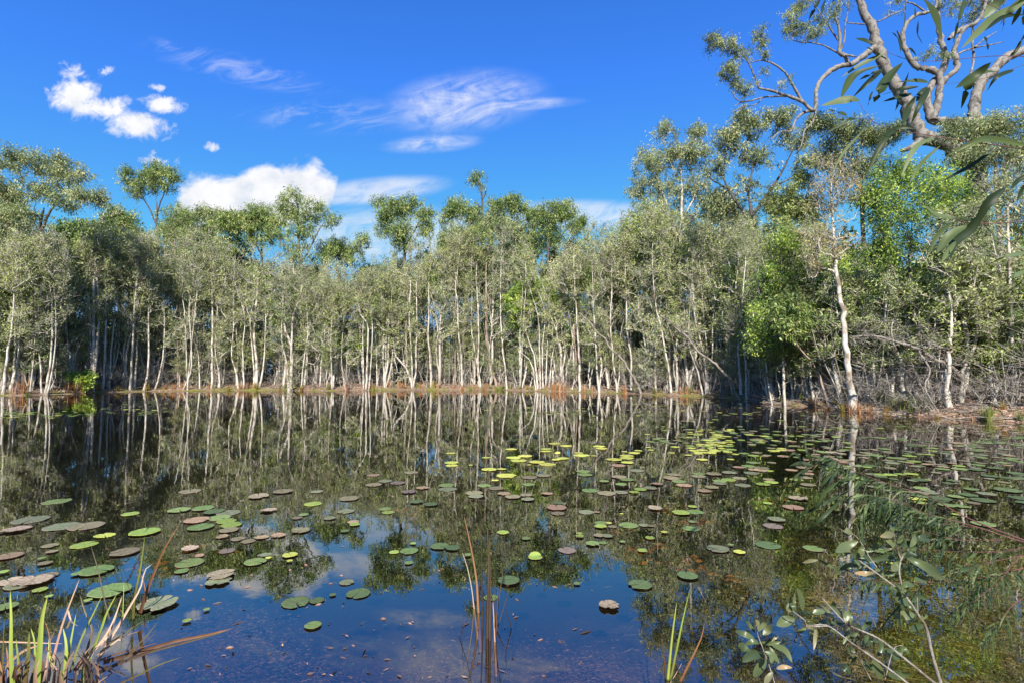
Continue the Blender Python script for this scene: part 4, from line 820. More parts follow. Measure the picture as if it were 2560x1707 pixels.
# ------------------------------------------------------------------ lily pads
PADC = {  # base colours: main, second, rim
 'g': ((.14, .21, .06), (.19, .25, .085), (.19, .17, .10), 'green'), 'b': ((.19, .16, .085), (.235, .205, .115), (.16, .10, .08), 'brownish'), 'n': ((.155, .18, .09), (.21, .205, .125), (.20, .13, .10), 'dull olive'),
 'y': ((.44, .46, .075), (.50, .50, .12), (.45, .37, .09), 'yellow'), 'l': ((.21, .29, .055), (.27, .34, .08), (.3, .27, .07), 'lime green'), 'r': ((.27, .175, .10), (.32, .23, .14), (.2, .09, .06), 'reddish brown'),
 'p': ((.17, .125, .10), (.20, .165, .12), (.14, .08, .08), 'purplish'), 't': ((.34, .27, .16), (.42, .32, .23), (.20, .11, .07), 'torn tan'), 'd': ((.08, .12, .045), (.11, .15, .06), (.09, .10, .07), 'dark green'), 's': ((.055, .06, .075), (.075, .08, .085), (.05, .05, .05), 'dark bluish sunken')}
padm = {}
for k, (a, b, c, nm) in PADC.items():
    m, g_ = newmat('pad_' + nm.replace(' ', '_')); t = g_.n('ShaderNodeTexCoord'); oi = g_.n('ShaderNodeObjectInfo')
    vec = g_.v('ADD', t.outputs['Object'], g_.v('SCALE', (1, 1, 1))) ; ob = t.outputs['Object']
    sp = g_.n('ShaderNodeSeparateXYZ'); g_.l(ob, sp.inputs[0]); ang = g_.m('ARCTAN2', sp.outputs[1], sp.outputs[0]); rad = g_.v('LENGTH', ob, out=1)
    n1 = g_.noise(g_.v('ADD', ob, oi.outputs['Location']), 2.2, 5, .65)
    col = g_.mix(g_.rng(n1, .38, .62), a, b)
    vein = g_.m('POWER', g_.m('ABSOLUTE', g_.m('SINE', g_.m('MULTIPLY', ang, 8.5))), 12)
    col = g_.mix(g_.m('MULTIPLY', vein, .22), col, tuple(min(1, q * 1.5 + .02) for q in a))
    col = g_.mix(g_.rng(g_.m('ADD', rad, g_.m('MULTIPLY', g_.m('SUBTRACT', n1, .5), .5)), .86, 1.05), col, c)
    sp2 = g_.noise(g_.v('ADD', ob, oi.outputs['Location']), 6, 4, .7)
    col = g_.mix(g_.rng(sp2, .62 if k != 't' else .5, .70), col, tuple(q * .45 + .02 for q in c))
    col = g_.mix(g_.rng(rad, .12, .03), col, (.16, .09, .05))
    hsv = g_.n('ShaderNodeHueSaturation'); g_.l(col, hsv.inputs['Color']); g_.put(hsv.inputs['Value'], g_.rng(oi.outputs['Random'], 0, 1, .75, 1.2, 'LINEAR')); g_.put(hsv.inputs['Hue'], g_.rng(g_.m('FRACT', g_.m('MULTIPLY', oi.outputs['Random'], 7.3)), 0, 1, .485, .512, 'LINEAR'))
    out(g_, principled(g_, hsv.outputs[0], .5, .16, bumpn(g_, g_.m('ADD', vein, g_.m('MULTIPLY', n1, 2)), .25, .02))); padm[k] = m
def pad_geo(seed, torn=False, flip=False):
    rng = np.random.default_rng(seed); NA, NR = 40, 6
    g0 = .07; ang = np.linspace(g0, 2 * np.pi - g0, NA)
    rim = 1 + .018 * np.sin(ang * 3 + rng.uniform(0, 6)) + .012 * np.sin(ang * 7 + rng.uniform(0, 6)) + .012 * np.sin(ang * 13 + rng.uniform(0, 6))
    rim *= np.interp(ang, [g0, .35, 2 * np.pi - .35, 2 * np.pi - g0], [.88, 1, 1, .88])
    if torn:
        rim *= 1 - .10 * np.maximum(0, np.sin(ang * 2 + rng.uniform(0, 6))) * rng.random(NA) - .05 * rng.random(NA)
        for k in range(2):
            c = rng.uniform(.5, 5.8); rim *= 1 - .30 * np.exp(-((ang - c) / .16) ** 2)
    rr = np.array([.0, .25, .5, .75, .92, 1.0])
    R = rr[:, None] * rim[None]; X = R * np.cos(ang); Y = R * np.sin(ang) * rng.uniform(.94, 1)
    Z = .012 * np.sin(ang * 5 + rng.uniform(0, 6))[None] * rr[:, None] ** 3 + .006 * np.sin(ang * 11)[None] * rr[:, None] ** 4 - .006 * (1 - rr[:, None])
    if torn: Z = Z + .11 * (rr[:, None] ** 4) * np.maximum(0, np.sin(ang + rng.uniform(0, 6)))[None] * rng.uniform(.5, 1.2) + .03 * rng.random((1, NA)) * rr[:, None] ** 2
    if flip: Z = Z + .42 * np.maximum(0, R * np.cos(ang - 1.2)) ** 2
    top = np.stack([X, Y, Z + .0], -1).reshape(-1, 3); bot = np.stack([X[-1], Y[-1], Z[-1] - .016], -1)
    idx = np.arange(NR * NA).reshape(NR, NA)
    Q = np.stack([idx[:-1, :-1], idx[1:, :-1], idx[1:, 1:], idx[:-1, 1:]], -1).reshape(-1, 4)
    bi = NR * NA + np.arange(NA); rimq = np.stack([idx[-1, :-1], bi[:-1], bi[1:], idx[-1, 1:]], -1)
    return np.vstack([top, bot]), np.vstack([Q, rimq])
PG = [pad_geo(900 + k) for k in range(5)] + [pad_geo(910 + k, True) for k in range(3)] + [pad_geo(920, False, True)]
pmesh = {}
def pad_mesh(gi, c):
    if (gi, c) not in pmesh:
        V, Q = PG[gi]; pmesh[(gi, c)] = mesh('lily_pad', V, Q, [padm[c]])
    return pmesh[(gi, c)]
PADS = []
pr = random.Random(5)
def add_pad(px, py, w, c, kind='', size=None):
    z = .006 + .0012 * (len(PADS) % 9)
    if c == 's': z = -.035 - .02 * pr.random()
    p = on_water(px, py, 0)
    r = .5 * w * p[1] / F
    gi = pr.randrange(5)
    if 'x' in kind or c == 't': gi = 5 + pr.randrange(3)
    if 'f' in kind: gi = 8
    o = link('lily_pad', pad_mesh(gi, c), None, (p[0], p[1], z)); o.scale = (r, r, r); 
    o.rotation_euler = (0, 0, pr.uniform(0, 6.28)); PADS.append([o, px, py, w, c, kind]); return o
Z5 = """340 485 145 g;185 595 178 n;370 635 178 n;515 633 180 b;95 655 150 tx;780 562 92 l;1070 538 118 g;1213 528 118 g;1280 548 115 d;1365 553 130 n;1310 582 120 g;1352 603 108 l;1382 626 115 l;1365 657 108 b;1175 598 135 r;1200 640 140 g;992 598 95 s;865 670 160 l;625 690 110 yx;503 745 132 l;300 750 85 b;312 785 60 b;58 812 130 r;270 857 70 b;250 828 40 g;745 790 150 b;1135 770 95 tx;1355 780 92 p;1190 810 55 rx;1133 853 150 g;1085 903 75 g;1523 848 125 g;1580 810 80 nx;1730 808 85 y;1728 845 35 y;1602 828 35 y;1560 700 85 rx;1483 723 80 b;1420 710 80 b;1325 697 70 rx;1662 690 85 rx;1795 660 110 bx;1605 540 95 tx;1545 457 115 tx;1688 427 115 b;1135 424 118 b;1868 500 103 l;1890 427 70 n;1772 585 60 b;1812 566 58 g;1967 587 68 n;575 900 175 g;460 922 60 g;190 965 200 tx;270 932 130 b;60 965 130 tx;120 985 150 n;240 1015 75 l;292 1055 40 l;525 1080 42 l;660 1020 215 g;940 1103 210 nx;1318 928 160 tx;1305 963 150 nx;1763 1088 158 d;1890 1078 85 d;1958 842 125 s;1867 1228 95 g;1233 1135 35 l;1115 1203 48 l;35 1120 115 g;20 912 55 l"""
Z6 = """320 328 78 r;545 313 86 b;392 364 82 n;463 376 90 p;322 387 96 b;173 469 115 b;612 406 75 r;530 430 85 p;758 392 95 g;762 412 110 n;980 391 85 g;1050 407 92 b;920 436 105 b;930 456 90 n;1098 440 80 r;1150 459 95 b;1230 450 75 b;1240 475 78 n;1245 384 75 g;1355 440 75 rx;1250 342 95 b;1335 331 85 b;1112 332 120 y;1045 361 45 y;1010 296 95 y;1085 294 55 y;785 256 85 y;787 270 75 y;900 268 28 y;780 198 60 y;993 224 55 y;1140 174 72 y;1185 243 97 y;1155 226 90 y;1225 216 88 y;1295 252 95 y;1357 263 100 y;1248 267 28 y;1400 140 75 y;1468 154 70 y;1348 173 65 y;1348 187 65 y;1417 200 38 yf;1450 230 75 y;1410 238 55 y;1543 195 60 y;1560 210 92 y;1632 213 35 y;1665 157 75 y;1680 170 70 y;1830 214 80 y;1830 228 85 y;1755 237 95 y;1833 255 75 y;1780 270 85 r;1888 301 92 n;1900 182 50 y;1875 196 70 y;1570 307 85 g;1580 327 90 g;1830 357 85 g;1785 341 90 b;1695 367 60 g;1798 382 70 g;1612 420 100 g;1710 437 110 b;1795 432 85 n;1875 431 60 l;1910 415 75 l;1972 407 80 n;2010 384 75 rx;2090 347 90 b;2110 325 80 b;820 488 105 s;705 555 108 s;1023 552 92 s;815 593 80 s;940 601 88 s;733 627 80 s;660 505 80 d;578 490 80 d;390 530 75 g;407 551 72 l;155 545 100 n;57 587 68 n;200 610 70 r;207 625 60 l;150 665 50 d;1412 524 122 r;1425 498 60 d;1590 549 95 n;1653 549 38 r;1420 558 80 b;1092 672 70 l;1230 709 50 g;1425 671 55 s;1675 618 72 g;1675 637 72 l;1725 619 35 y;1745 636 55 b;1840 628 115 g;1933 628 60 n;1975 633 40 b;1665 690 65 b;1715 694 62 n;1548 680 38 l;1550 697 50 lx;1627 741 80 g;1688 733 50 g;1475 778 108 p;1455 853 128 s;1285 820 85 lf;1970 705 60 l;1805 729 35 g;1925 782 58 l;2055 672 40 y;2000 528 90 tx;1800 559 22 y;443 789 60 l;532 782 110 g;530 854 52 g;555 739 38 l;715 755 110 d;793 766 85 d;883 808 40 g;1125 962 130 d;1020 1060 85 g;160 969 85 n;230 1036 138 d;75 1046 40 d;1533 979 40 g;1910 985 138 d;1725 1110 130 tx"""
Z7 = """228 237 65 y;100 555 102 l;187 548 98 g;160 649 98 g;170 607 48 g;170 517 55 l;320 770 130 n;450 790 68 y;398 748 33 g;140 932 118 d;670 595 95 n;650 632 110 p;620 747 140 d;890 768 108 g;618 497 52 l;770 522 115 r;800 468 110 tx;860 388 85 b;590 385 80 l;640 374 78 l;470 388 90 n;450 347 85 b;385 357 85 l;332 365 80 g;332 379 78 n;285 402 80 b;240 424 82 r;390 315 85 n;295 323 90 b;205 319 75 g;205 335 85 b;90 367 85 g;120 390 92 r;50 349 90 b;500 275 70 g;445 283 65 r;540 298 75 r;580 288 90 b;620 301 60 l;522 316 88 n;790 356 75 l;1290 326 70 l;1350 327 70 l;1410 324 60 l;1475 323 70 l;1490 248 70 l;1580 268 75 rx;1712 258 60 rx;1510 472 95 yx;1530 492 60 l;1745 564 45 l;1770 515 80 g;1690 510 90 g;1905 623 120 g;980 258 90 b;985 294 65 l;760 297 70 r;740 178 80 r;960 190 90 g;1280 780 90 g;1345 855 40 y;1570 358 45 l;1900 480 120 d;1650 470 110 d;2050 420 130 d"""
for Z, ox, oy, s_ in ((Z5, 0, 1050, 2.386), (Z6, 800, 1050, 2.387), (Z7, 1660, 1050, 2.387)):
    for ln_ in Z.split(';'):
        x, y, w, c = ln_.split(); add_pad(ox + float(x) / s_, oy + float(y) / s_, float(w) / s_, c[0], c[1:])
# scattered pads farther out: the largest are objects, the rest one mass
cand = []
def scat(n, x0, x1, y0, y1, cols, wpx=.19, pw=1.0):
    for _ in range(n):
        x = pr.uniform(x0, x1); y = y0 + (y1 - y0) * pr.random() ** pw; p = on_water(x, y)
        if sdist(np.array([p[0]]), np.array([p[1]]))[0] < .3: continue
        cand.append((x, y, wpx * pr.uniform(.6, 1.25) * F / p[1], pr.choice(cols)))
scat(60, 1720, 1830, 1072, 1135, 'yyyyl'); scat(30, 1560, 2000, 1085, 1150, 'yyl'); scat(120, 1640, 2150, 1030, 1110, 'lggnb', pw=.9); scat(140, 1850, 2560, 1050, 1170, 'lggnnbbr'); scat(70, 2150, 2560, 1090, 1260, 'ddngnb')
scat(40, 1880, 2200, 1120, 1200, 'rrbnlt'); scat(140, 1250, 1900, 992, 1040, 'lyggn'); scat(130, 300, 1300, 984, 1012, 'lygn'); scat(110, 0, 420, 1003, 1040, 'lyylg'); scat(26, 0, 170, 1026, 1046, 'yl'); scat(40, 2250, 2560, 1060, 1120, 'dgn')
scat(14, 1150, 1500, 1015, 1035, 'yl')
cand.sort(key=lambda c: -c[2])
nmore = 300 - len(PADS)
for c in cand[:nmore]: add_pad(*c[:4])
acc = {}
aacc = Acc(); cols = list(PADC)
for i, (x, y, w, c) in enumerate(cand[nmore:]):
    V, Q = PG[i % 5]; p = on_water(x, y); r = .5 * w * p[1] / F; a = pr.uniform(0, 6.28)
    Rm = np.array([[math.cos(a), -math.sin(a), 0], [math.sin(a), math.cos(a), 0], [0, 0, 1]])
    aacc.add((V @ Rm.T) * r + [p[0], p[1], .005 + .001 * (i % 9)], Q, None, cols.index(c))
m2 = []
for k in cols:
    a, b, c, nm = PADC[k]; m, g_ = newmat('far_pad_' + nm.replace(' ', '_')); t = g_.n('ShaderNodeTexCoord')
    out(g_, principled(g_, g_.mix(g_.rng(g_.noise(t.outputs['Object'], 5, 3), .4, .6), a, b), .4, .4)); m2.append(m)
tag(aacc.make('distant_lily_pads', m2), 'mass of small green and yellow lily pads far across the pond', 'lily pads', kind='stuff')

# ------------------------------------------------------------------ stuff in the water
m, g_ = newmat('water_weed'); a = g_.n('ShaderNodeAttribute', attribute_name='tint')
out(g_, principled(g_, g_.ramp(a.outputs['Fac'], [(0, (.06, .05, .015)), (.35, (.10, .085, .022)), (.7, (.21, .185, .045)), (1, (.34, .31, .11))]), .6, .2)); M['weed'] = m
m, g_ = newmat('brown_weed'); a = g_.n('ShaderNodeAttribute', attribute_name='tint')
out(g_, principled(g_, g_.ramp(a.outputs['Fac'], [(0, (.05, .03, .025)), (.5, (.13, .085, .07)), (1, (.24, .17, .14))]), .7, .1)); M['bweed'] = m
m, g_ = newmat('orange_weed'); a = g_.n('ShaderNodeAttribute', attribute_name='tint')
out(g_, principled(g_, g_.ramp(a.outputs['Fac'], [(0, (.08, .03, .012)), (.5, (.19, .075, .02)), (1, (.36, .16, .045))]), .7, .1)); M['oweed'] = m
def weedbed(name, centres, n, z0, z1, L, wd, mat, label, cat, flow=(1, .2, 0), seed=0, sd=1.5, tmul=1.0):
    rng = np.random.default_rng(seed); la = Acc(); cs = np.array([(*on_water(x, y)[:2], rx, ry) for x, y, rx, ry in centres])
    ci = rng.integers(0, len(cs), n); q = rng.normal(size=(n, 2)) * .5 * cs[ci, 2:4]; B = np.column_stack([cs[ci, 0] + q[:, 0], cs[ci, 1] + q[:, 1], rng.uniform(z0, z1, n)])
    cr = wob(B[:, 0], B[:, 1], 5, 2); B[:, 2] += .04 * cr
    d = rng.normal(size=(n, 3)) * np.array([1, 1, .35]) * sd + np.array(flow) + np.stack([wob(B[:, 0], B[:, 1], 3, 1), wob(B[:, 1], B[:, 0], 3, 5), 0 * B[:, 0]], 1)
    B[:, 2] = np.minimum(B[:, 2], -.012)
    leaves(la, B, d * np.array([1, 1, .03]), L * rng.uniform(.5, 1.5, n), wd * rng.uniform(.6, 1.4, n), np.clip(rng.random(n) * .7 + .25 * cr + .15, 0, 1) * tmul, rng, bend=.0)
    tag(la.make(name, [mat], smooth=False), label, cat, kind='stuff')
weedbed('water_weed', [(2350, 1480, .45, .35), (2480, 1500, .5, .4), (2250, 1600, .35, .25), (2450, 1620, .35, .25), (2540, 1420, .7, .5), (2150, 1520, .4, .3), (2330, 1680, .3, .2), (2560, 1560, .5, .4)], 60000, -.14, -.015, .07, .0065, M['weed'],
        'golden green water weed lying just under the surface at lower right', 'water weed', (1, -.3, 0), 1)
weedbed('sunken_weed', [(1950, 1470, .8, .5), (2050, 1420, .9, .5), (1850, 1500, .6, .3), (2100, 1340, .9, .6)], 6000, -.25, -.06, .08, .007, M['weed'], 'thin olive weed under the water below the sapling', 'water weed', (1, .2, 0), 2, tmul=.55)
weedbed('brown_weed', [(520, 1500, .35, .18), (600, 1540, .4, .2), (700, 1600, .5, .2), (820, 1680, .5, .2), (1200, 1680, .35, .15), (1400, 1590, .5, .25), (1500, 1640, .5, .2), (1350, 1660, .4, .15), (560, 1580, .3, .15), (1080, 1620, .4, .2)], 11000, -.30, -.06, .032, .0042, M['bweed'],
        'pinkish brown feathery weed under the blue water in the foreground', 'water weed', (.3, 1, 0), 3)
weedbed('orange_weed', [(1720, 1290, .25, .2), (1680, 1260, .2, .14), (1640, 1340, .22, .16), (1600, 1350, .2, .16), (1930, 1238, .2, .1), (1690, 1380, .3, .12), (1010, 1260, .2, .1), (520, 1350, .25, .12), (380, 1395, .3, .12), (1540, 1300, .3, .2), (1790, 1420, .3, .14)], 420, -.14, -.04, .07, .028, M['oweed'],
        'orange brown sunken leaves glowing under the water right of centre', 'sunken leaves', (.5, 0, 0), 4)
# little bits afloat
rng = np.random.default_rng(95); la = Acc(); n = 220
x = np.concatenate([rng.uniform(450, 1500, 130), rng.uniform(0, 2500, 90)]); y = np.concatenate([rng.uniform(1430, 1700, 130), rng.uniform(1200, 1500, 90)])
B = np.array([on_water(a, b) for a, b in zip(x, y)]); B[:, 2] = .004
leaves(la, B, rng.normal(size=(n, 3)) * np.array([1, 1, .05]), rng.uniform(.012, .05, n) * np.where(rng.random(n) < .1, 2, 1), rng.uniform(.006, .016, n), rng.random(n) ** 2 * .6, rng, bend=0)
tag(la.make('floating_bits', [M['litter']], smooth=False), 'tiny leaf scraps and seeds afloat on the near water', 'debris', kind='stuff')
# small dark star weeds under the near water at the left
la = Acc(); n = 90; c = np.array([on_water(a, b, -.02) for a, b in zip(rng.uniform(420, 1050, n), rng.uniform(1480, 1705, n))]); k = 9; Bc = np.repeat(c, k, 0)
leaves(la, Bc + rng.normal(size=Bc.shape) * [.004, .004, .002], rng.normal(size=Bc.shape) * [1, 1, .1], rng.uniform(.012, .03, n * k), rng.uniform(.005, .01, n * k), rng.random(n * k) * .3, rng, bend=0)
tag(la.make('star_weed', [M['casu']], smooth=False), 'small dark star-shaped weed sprigs just under the near water', 'water weed', kind='stuff')

# ------------------------------------------------------------------ foreground blades and leaves
def ribbon(acc, P, Wd, normal, K=12, fold=.25, T=.5, m=0, prof=None, Tgrad=None, wav=0, rng=None):
    q = resample(P, K) if len(P) > 1 else P
    t = unit(np.gradient(q, axis=0)); nrm = np.broadcast_to(np.asarray(normal, float), q.shape); sd = unit(np.cross(t, nrm)); nn = np.cross(sd, t)
    w = (prof(np.linspace(0, 1, K)) * Wd)[:, None] * .5
    wv = 0
    if wav and rng is not None: wv = nn * w * wav * np.sin(np.linspace(0, 9, K) + rng.uniform(0, 6))[:, None]
    V = np.stack([q - sd * w + nn * w * fold + wv, q - sd * w * .5 + nn * w * fold * .45, q, q + sd * w * .5 + nn * w * fold * .45, q + sd * w + nn * w * fold - wv], 1)
    i = np.arange(K * 5).reshape(K, 5)
    Q = np.stack([i[:-1, :-1], i[:-1, 1:], i[1:, 1:], i[1:, :-1]], -1).reshape(-1, 4)
    TT = T if Tgrad is None else np.repeat(T + Tgrad * np.linspace(0, 1, K), 5)
    acc.add(V.reshape(-1, 3), Q, TT, m)
lance = lambda s: np.maximum(.03, (np.sin(np.pi * s ** .8) ** .8))
ellip = lambda s: np.maximum(.04, (np.sin(np.pi * np.clip(s, 0, 1) ** .95)) ** .62)
bladeP = lambda s: np.maximum(.04, (1 - s) ** .5)
stalkP = lambda s: np.maximum(.15, (1 - s * .75))
def zpt(x, y, o, s_): return o[0] + x / s_, o[1] + y / s_
fr_ = random.Random(3)
# bottom-left sedge clump: blades traced from tip to foot, each blade its own part
O5, S5 = (0, 1300), 3.675
BL = [("95 650;110 900;112 1200;130 1520", 48, 'sedge_green', .75), ("435 700;390 900;370 1150;340 1500", 42, 'sedge_green', .8), ("730 540;670 700;580 950;500 1250;450 1480", 28, 'sedge_tan', .5), ("735 680;780 830;850 1000;810 1160;770 1380", 20, 'sedge_dark', .9),
 ("945 680;840 900;740 1120;650 1400", 26, 'sedge_green', .55), ("1075 670;980 850;920 1030;830 1250;790 1400", 22, 'sedge_green', .7), ("835 230;900 450;950 680;1005 910", 10, 'sedge_dark', .8), ("1125 700;1040 930;960 1080;850 1220;720 1420", 26, 'sedge_tan', .7),
 ("1400 400;1330 460;1290 620;1200 780;1100 950;1000 1110;900 1300", 20, 'sedge_tan', .85), ("1330 150;1290 450;1240 700;1225 900", 17, 'sedge_green', .45), ("1640 45;1500 280;1400 520;1340 680;1288 850", 22, 'sedge_brown', .45), ("1100 405;1160 560;1220 700;1250 800", 8, 'sedge_dark', .9), ("1290 480;1330 600;1345 760", 12, 'sedge_brown', .6),
 ("1140 560;1135 750;1130 900", 12, 'sedge_green', .8), ("2140 990;1900 1050;1600 1110;1400 1170;1200 1230;950 1300", 30, 'sedge_brown', .3), ("2100 1010;1700 1120;1400 1200;1100 1310;900 1400", 24, 'sedge_dark', .7), ("1450 930;1330 1080;1200 1200;1050 1340", 14, 'sedge_dark', .95),
 ("1430 1030;1300 1150;1150 1260;1000 1370", 12, 'sedge_dark', .8), ("1320 920;1150 1030;1000 1140;900 1230", 11, 'sedge_green', .3), ("1650 1260;1450 1330;1250 1430;1050 1520", 13, 'sedge_green', .25), ("700 860;670 1020;640 1200;610 1400", 22, 'sedge_green', .8), ("580 990;610 1150;600 1420", 26, 'sedge_green', .85),
 ("285 990;320 1110;330 1300", 22, 'sedge_green', .7), ("270 1030;262 1300;225 1520", 40, 'sedge_green', .35), ("580 1132;250 1120;0 1112;-60 1112", 12, 'sedge_tan', .6), ("370 1140;200 1210;60 1340;-20 1420", 26, 'sedge_tan', .3), ("40 900;32 1200;20 1520", 20, 'sedge_green', .3), ("410 920;445 1010;460 1100;470 1300", 20, 'sedge_brown', .7),
 ("455 1060;462 1220;490 1340", 30, 'sedge_green', .9), ("500 1020;470 1090;420 1200", 14, 'sedge_brown', .6), ("720 972;660 930;625 830", 12, 'sedge_tan', .9), ("1120 690;1050 930;1000 1050;930 1150", 22, 'sedge_tan', .6), ("1000 1060;900 1150;780 1290;690 1380", 34, 'sedge_tan', .8), ("950 1090;850 1200;740 1320", 26, 'sedge_brown', .7),
 ("830 1160;760 1260;680 1390", 22, 'sedge_brown', .6), ("1130 1110;1090 1095;1040 1130;900 1240", 16, 'sedge_tan', .7), ("1290 1015;1200 1040;1150 1060;960 1130", 9, 'sedge_brown', .7), ("850 1510;640 1455;520 1440", 26, 'sedge_brown', .1), ("1190 1500;1000 1380;830 1310", 12, 'sedge_brown', .2), ("990 1430;930 1470;880 1520", 10, 'sedge_tan', .5),
 ("150 1090;170 1250;200 1520", 34, 'sedge_green', .5), ("60 1160;80 1300;90 1520", 26, 'sedge_brown', .5), ("0 1290;20 1400;10 1520", 30, 'sedge_brown', .6), ("520 1250;510 1380;500 1520", 22, 'sedge_brown', .5), ("440 1200;430 1350;400 1520", 26, 'sedge_tan', .35), ("350 1230;320 1380;290 1520", 34, 'sedge_green', .4), ("620 1250;690 1160;740 1060", 8, 'sedge_dark', .4),
 ("880 1140;820 1230;790 1330", 18, 'sedge_dark', .3), ("1450 1120;1250 1180;1060 1230;900 1290", 12, 'sedge_brown', .4), ("0 1180;10 1350;0 1520", 26, 'sedge_dark', .2), ("1200 780;1230 880;1200 890;1160 880;1110 820", 12, 'sedge_tan', .6)]
for _ in range(48):
    x = fr_.uniform(-20, 900); y = fr_.uniform(1230, 1420) + max(0, x - 600) * .15; BL.append(("%f %f;%f %f;%f %f" % (x + fr_.uniform(-90, 120), y - fr_.uniform(0, 90), x + fr_.uniform(-30, 30), y + 60, x, y + 260), fr_.uniform(14, 34), fr_.choice(['sedge_dark', 'sedge_brown', 'sedge_tan', 'sedge_dark', 'sedge_green']), fr_.uniform(0, .6)))
base = on_water(120, 1700, 0); base = np.array((base[0], base[1], 0))
sg = link('sedge_clump', None, None, base); tag(sg, 'large foreground clump of green, tan and rust sedge blades at lower left', 'sedge')
rng = np.random.default_rng(33)
for k, (pt, w, mt, tn) in enumerate(BL):
    pts = [tuple(map(float, a.split())) for a in pt.split(';')][::-1]
    yb = 1300 + pts[0][1] / S5; D = 1.6 * F / (max(yb, 1500) - HOR) if yb < 1690 else fr_.uniform(2.2, 2.6)
    n = len(pts); dt = fr_.uniform(-.12, .12)
    P = np.array([at(*zpt(x, y, O5, S5), D + dt * j / (n - 1)) for j, (x, y) in enumerate(pts)])
    P[:, 2] = np.maximum(P[:, 2], .012 if k in (14, 15, 19) else -.3)
    a = Acc(); ribbon(a, P - base, 1.3 * w / S5 * D / F, unit(np.array((fr_.uniform(-.5, .5), -1, fr_.uniform(.0, .5)))), 14, .35, tn - .28, 0, bladeP, .36)
    a.make('blade', [M[mt]], sg)
# rushes in the middle
O6, S6 = (800, 1050), 2.387
def rush(name, label, blades, foot, O, S):
    b0 = on_water(*foot, 0); e = link(name, None, None, b0); tag(e, label, 'rushes')
    for pt, w, mt, tn, prof in blades:
        pts = [tuple(map(float, a.split())) for a in pt.split(';')][::-1]
        yb = O[1] + pts[0][1] / S; D = CAMH * F / (yb - HOR); n = len(pts); dt = fr_.uniform(-.1, .1)
        P = np.array([at(*zpt(x, y, O, S), D + dt * j / (n - 1)) for j, (x, y) in enumerate(pts)]); P = np.vstack([P[0] + (P[0] - P[1]) * (.3 / max(np.linalg.norm(P[1] - P[0]), .1)), P])
        a = Acc(); R = 1.3 * w / S * D / F * .5 * np.clip(prof(np.linspace(0, 1, 14)), .08, 1); tubes(a, resample(P, 14) - b0, R, 6, T=[tn]); a.T = [np.repeat(tn + .25 * (np.linspace(0, 1, 14) - .5), 6)]
        a.make('stem', [M[mt]], e)
rush('rushes', 'upright dark and rust rush stems standing in the centre foreground water', [
 ("860 572;885 680;915 830;935 960;943 1095", 15, 'sedge_brown', .55, bladeP), ("852 793;880 880;905 1000;915 1080", 9, 'sedge_tan', .8, stalkP), ("960 610;965 900;970 1185", 10, 'sedge_dark', .45, stalkP), ("1000 640;1006 900;1000 1235", 21, 'sedge_dark', .5, stalkP), ("1012 700;1016 1000;1014 1250", 13, 'sedge_dark', .6, stalkP),
 ("1043 890;1045 1050;1043 1240", 7, 'sedge_dark', .6, stalkP), ("1080 850;1092 890;1070 1050;1045 1230", 9, 'sedge_dark', .7, stalkP), ("1115 1055;1095 1120;1075 1190", 7, 'sedge_dark', .4, stalkP), ("1115 1055;1108 1130;1128 1192", 7, 'sedge_dark', .4, stalkP), ("1030 1060;1036 1150;1040 1240", 12, 'sedge_tan', .3, stalkP),
 ("1062 1000;1058 1120;1052 1240", 8, 'sedge_brown', .2, stalkP), ("865 1095;855 1180;850 1243", 3, 'sedge_dark', .3, stalkP), ("912 1085;885 1180;852 1243", 5, 'sedge_dark', .4, stalkP), ("985 900;990 1080;992 1215", 7, 'sedge_dark', .6, stalkP)], (1222, 1565), O6, S6)
rush('rushes', 'small group of lime and brown rush blades in water right of centre', [
 ("75 1090;50 1280;30 1475", 17, 'sedge_green', .85, bladeP), ("155 1005;110 1200;55 1470", 15, 'sedge_green', .45, bladeP), ("240 1210;225 1290;180 1390;135 1480", 16, 'sedge_brown', .4, bladeP), ("-10 1300;-2 1390;5 1475", 11, 'sedge_brown', .2, bladeP), ("105 1450;90 1480;60 1530", 6, 'sedge_tan', .4, stalkP)], (1680, 1672), (1660, 1050), S6)

# overhanging gum foliage, upper right
def spray(name, label, cat, twigs_, lvs, O, S, D, wood, leafm, prof, seed, wsc=1.0, depth=.12, kids=True, extra=None):
    rng = np.random.default_rng(seed); b0 = at(*zpt(*map(float, twigs_[0][0].split(';')[0].split()), O, S), D)
    e = link(name, None, None, b0); tag(e, label, cat)
    a = Acc()
    for pt, w0, w1, dd in twigs_:
        pts = [tuple(map(float, q.split())) for q in pt.split(';')]; n = len(pts)
        P = np.array([at(*zpt(x, y, O, S), D + dd) for x, y in pts]); K = max(10, 4 * n); tubes(a, resample(P, K) - b0, np.linspace(w0, w1, K) / S * D / F * .5, 7)
    a.make('twigs', [M[wood]], e)
    lo = Acc() if not kids else None
    for q in lvs:
        pt, w = q[0], q[1]; tn = q[2] if len(q) > 2 else rng.uniform(.1, .75); dd = q[3] if len(q) > 3 else rng.uniform(-depth, depth)
        pts = [tuple(map(float, z.split())) for z in pt.split(';')]; n = len(pts)
        if n == 2: pts = [pts[0], ((pts[0][0] + pts[1][0]) / 2 + rng.uniform(-6, 6), (pts[0][1] + pts[1][1]) / 2 + rng.uniform(-6, 6)), pts[1]]; n = 3
        P = np.array([at(*zpt(x, y, O, S), D + dd + depth * .7 * rng.uniform(-1, 1) * j / n) for j, (x, y) in enumerate(pts)])
        L_ = lo or Acc(); ribbon(L_, P - b0, w * wsc / S * D / F, unit(np.array((rng.uniform(-.55, .55), -1, rng.uniform(-.1, .9)))), 12, rng.uniform(.1, .35), tn, 0, prof, .1, .12, rng)
        if kids: L_.make('leaf', [M[leafm]], e)
    if lo: lo.make('foliage', [M[leafm]], e)
    return e
OA, SA = (1760, 0), 2.94
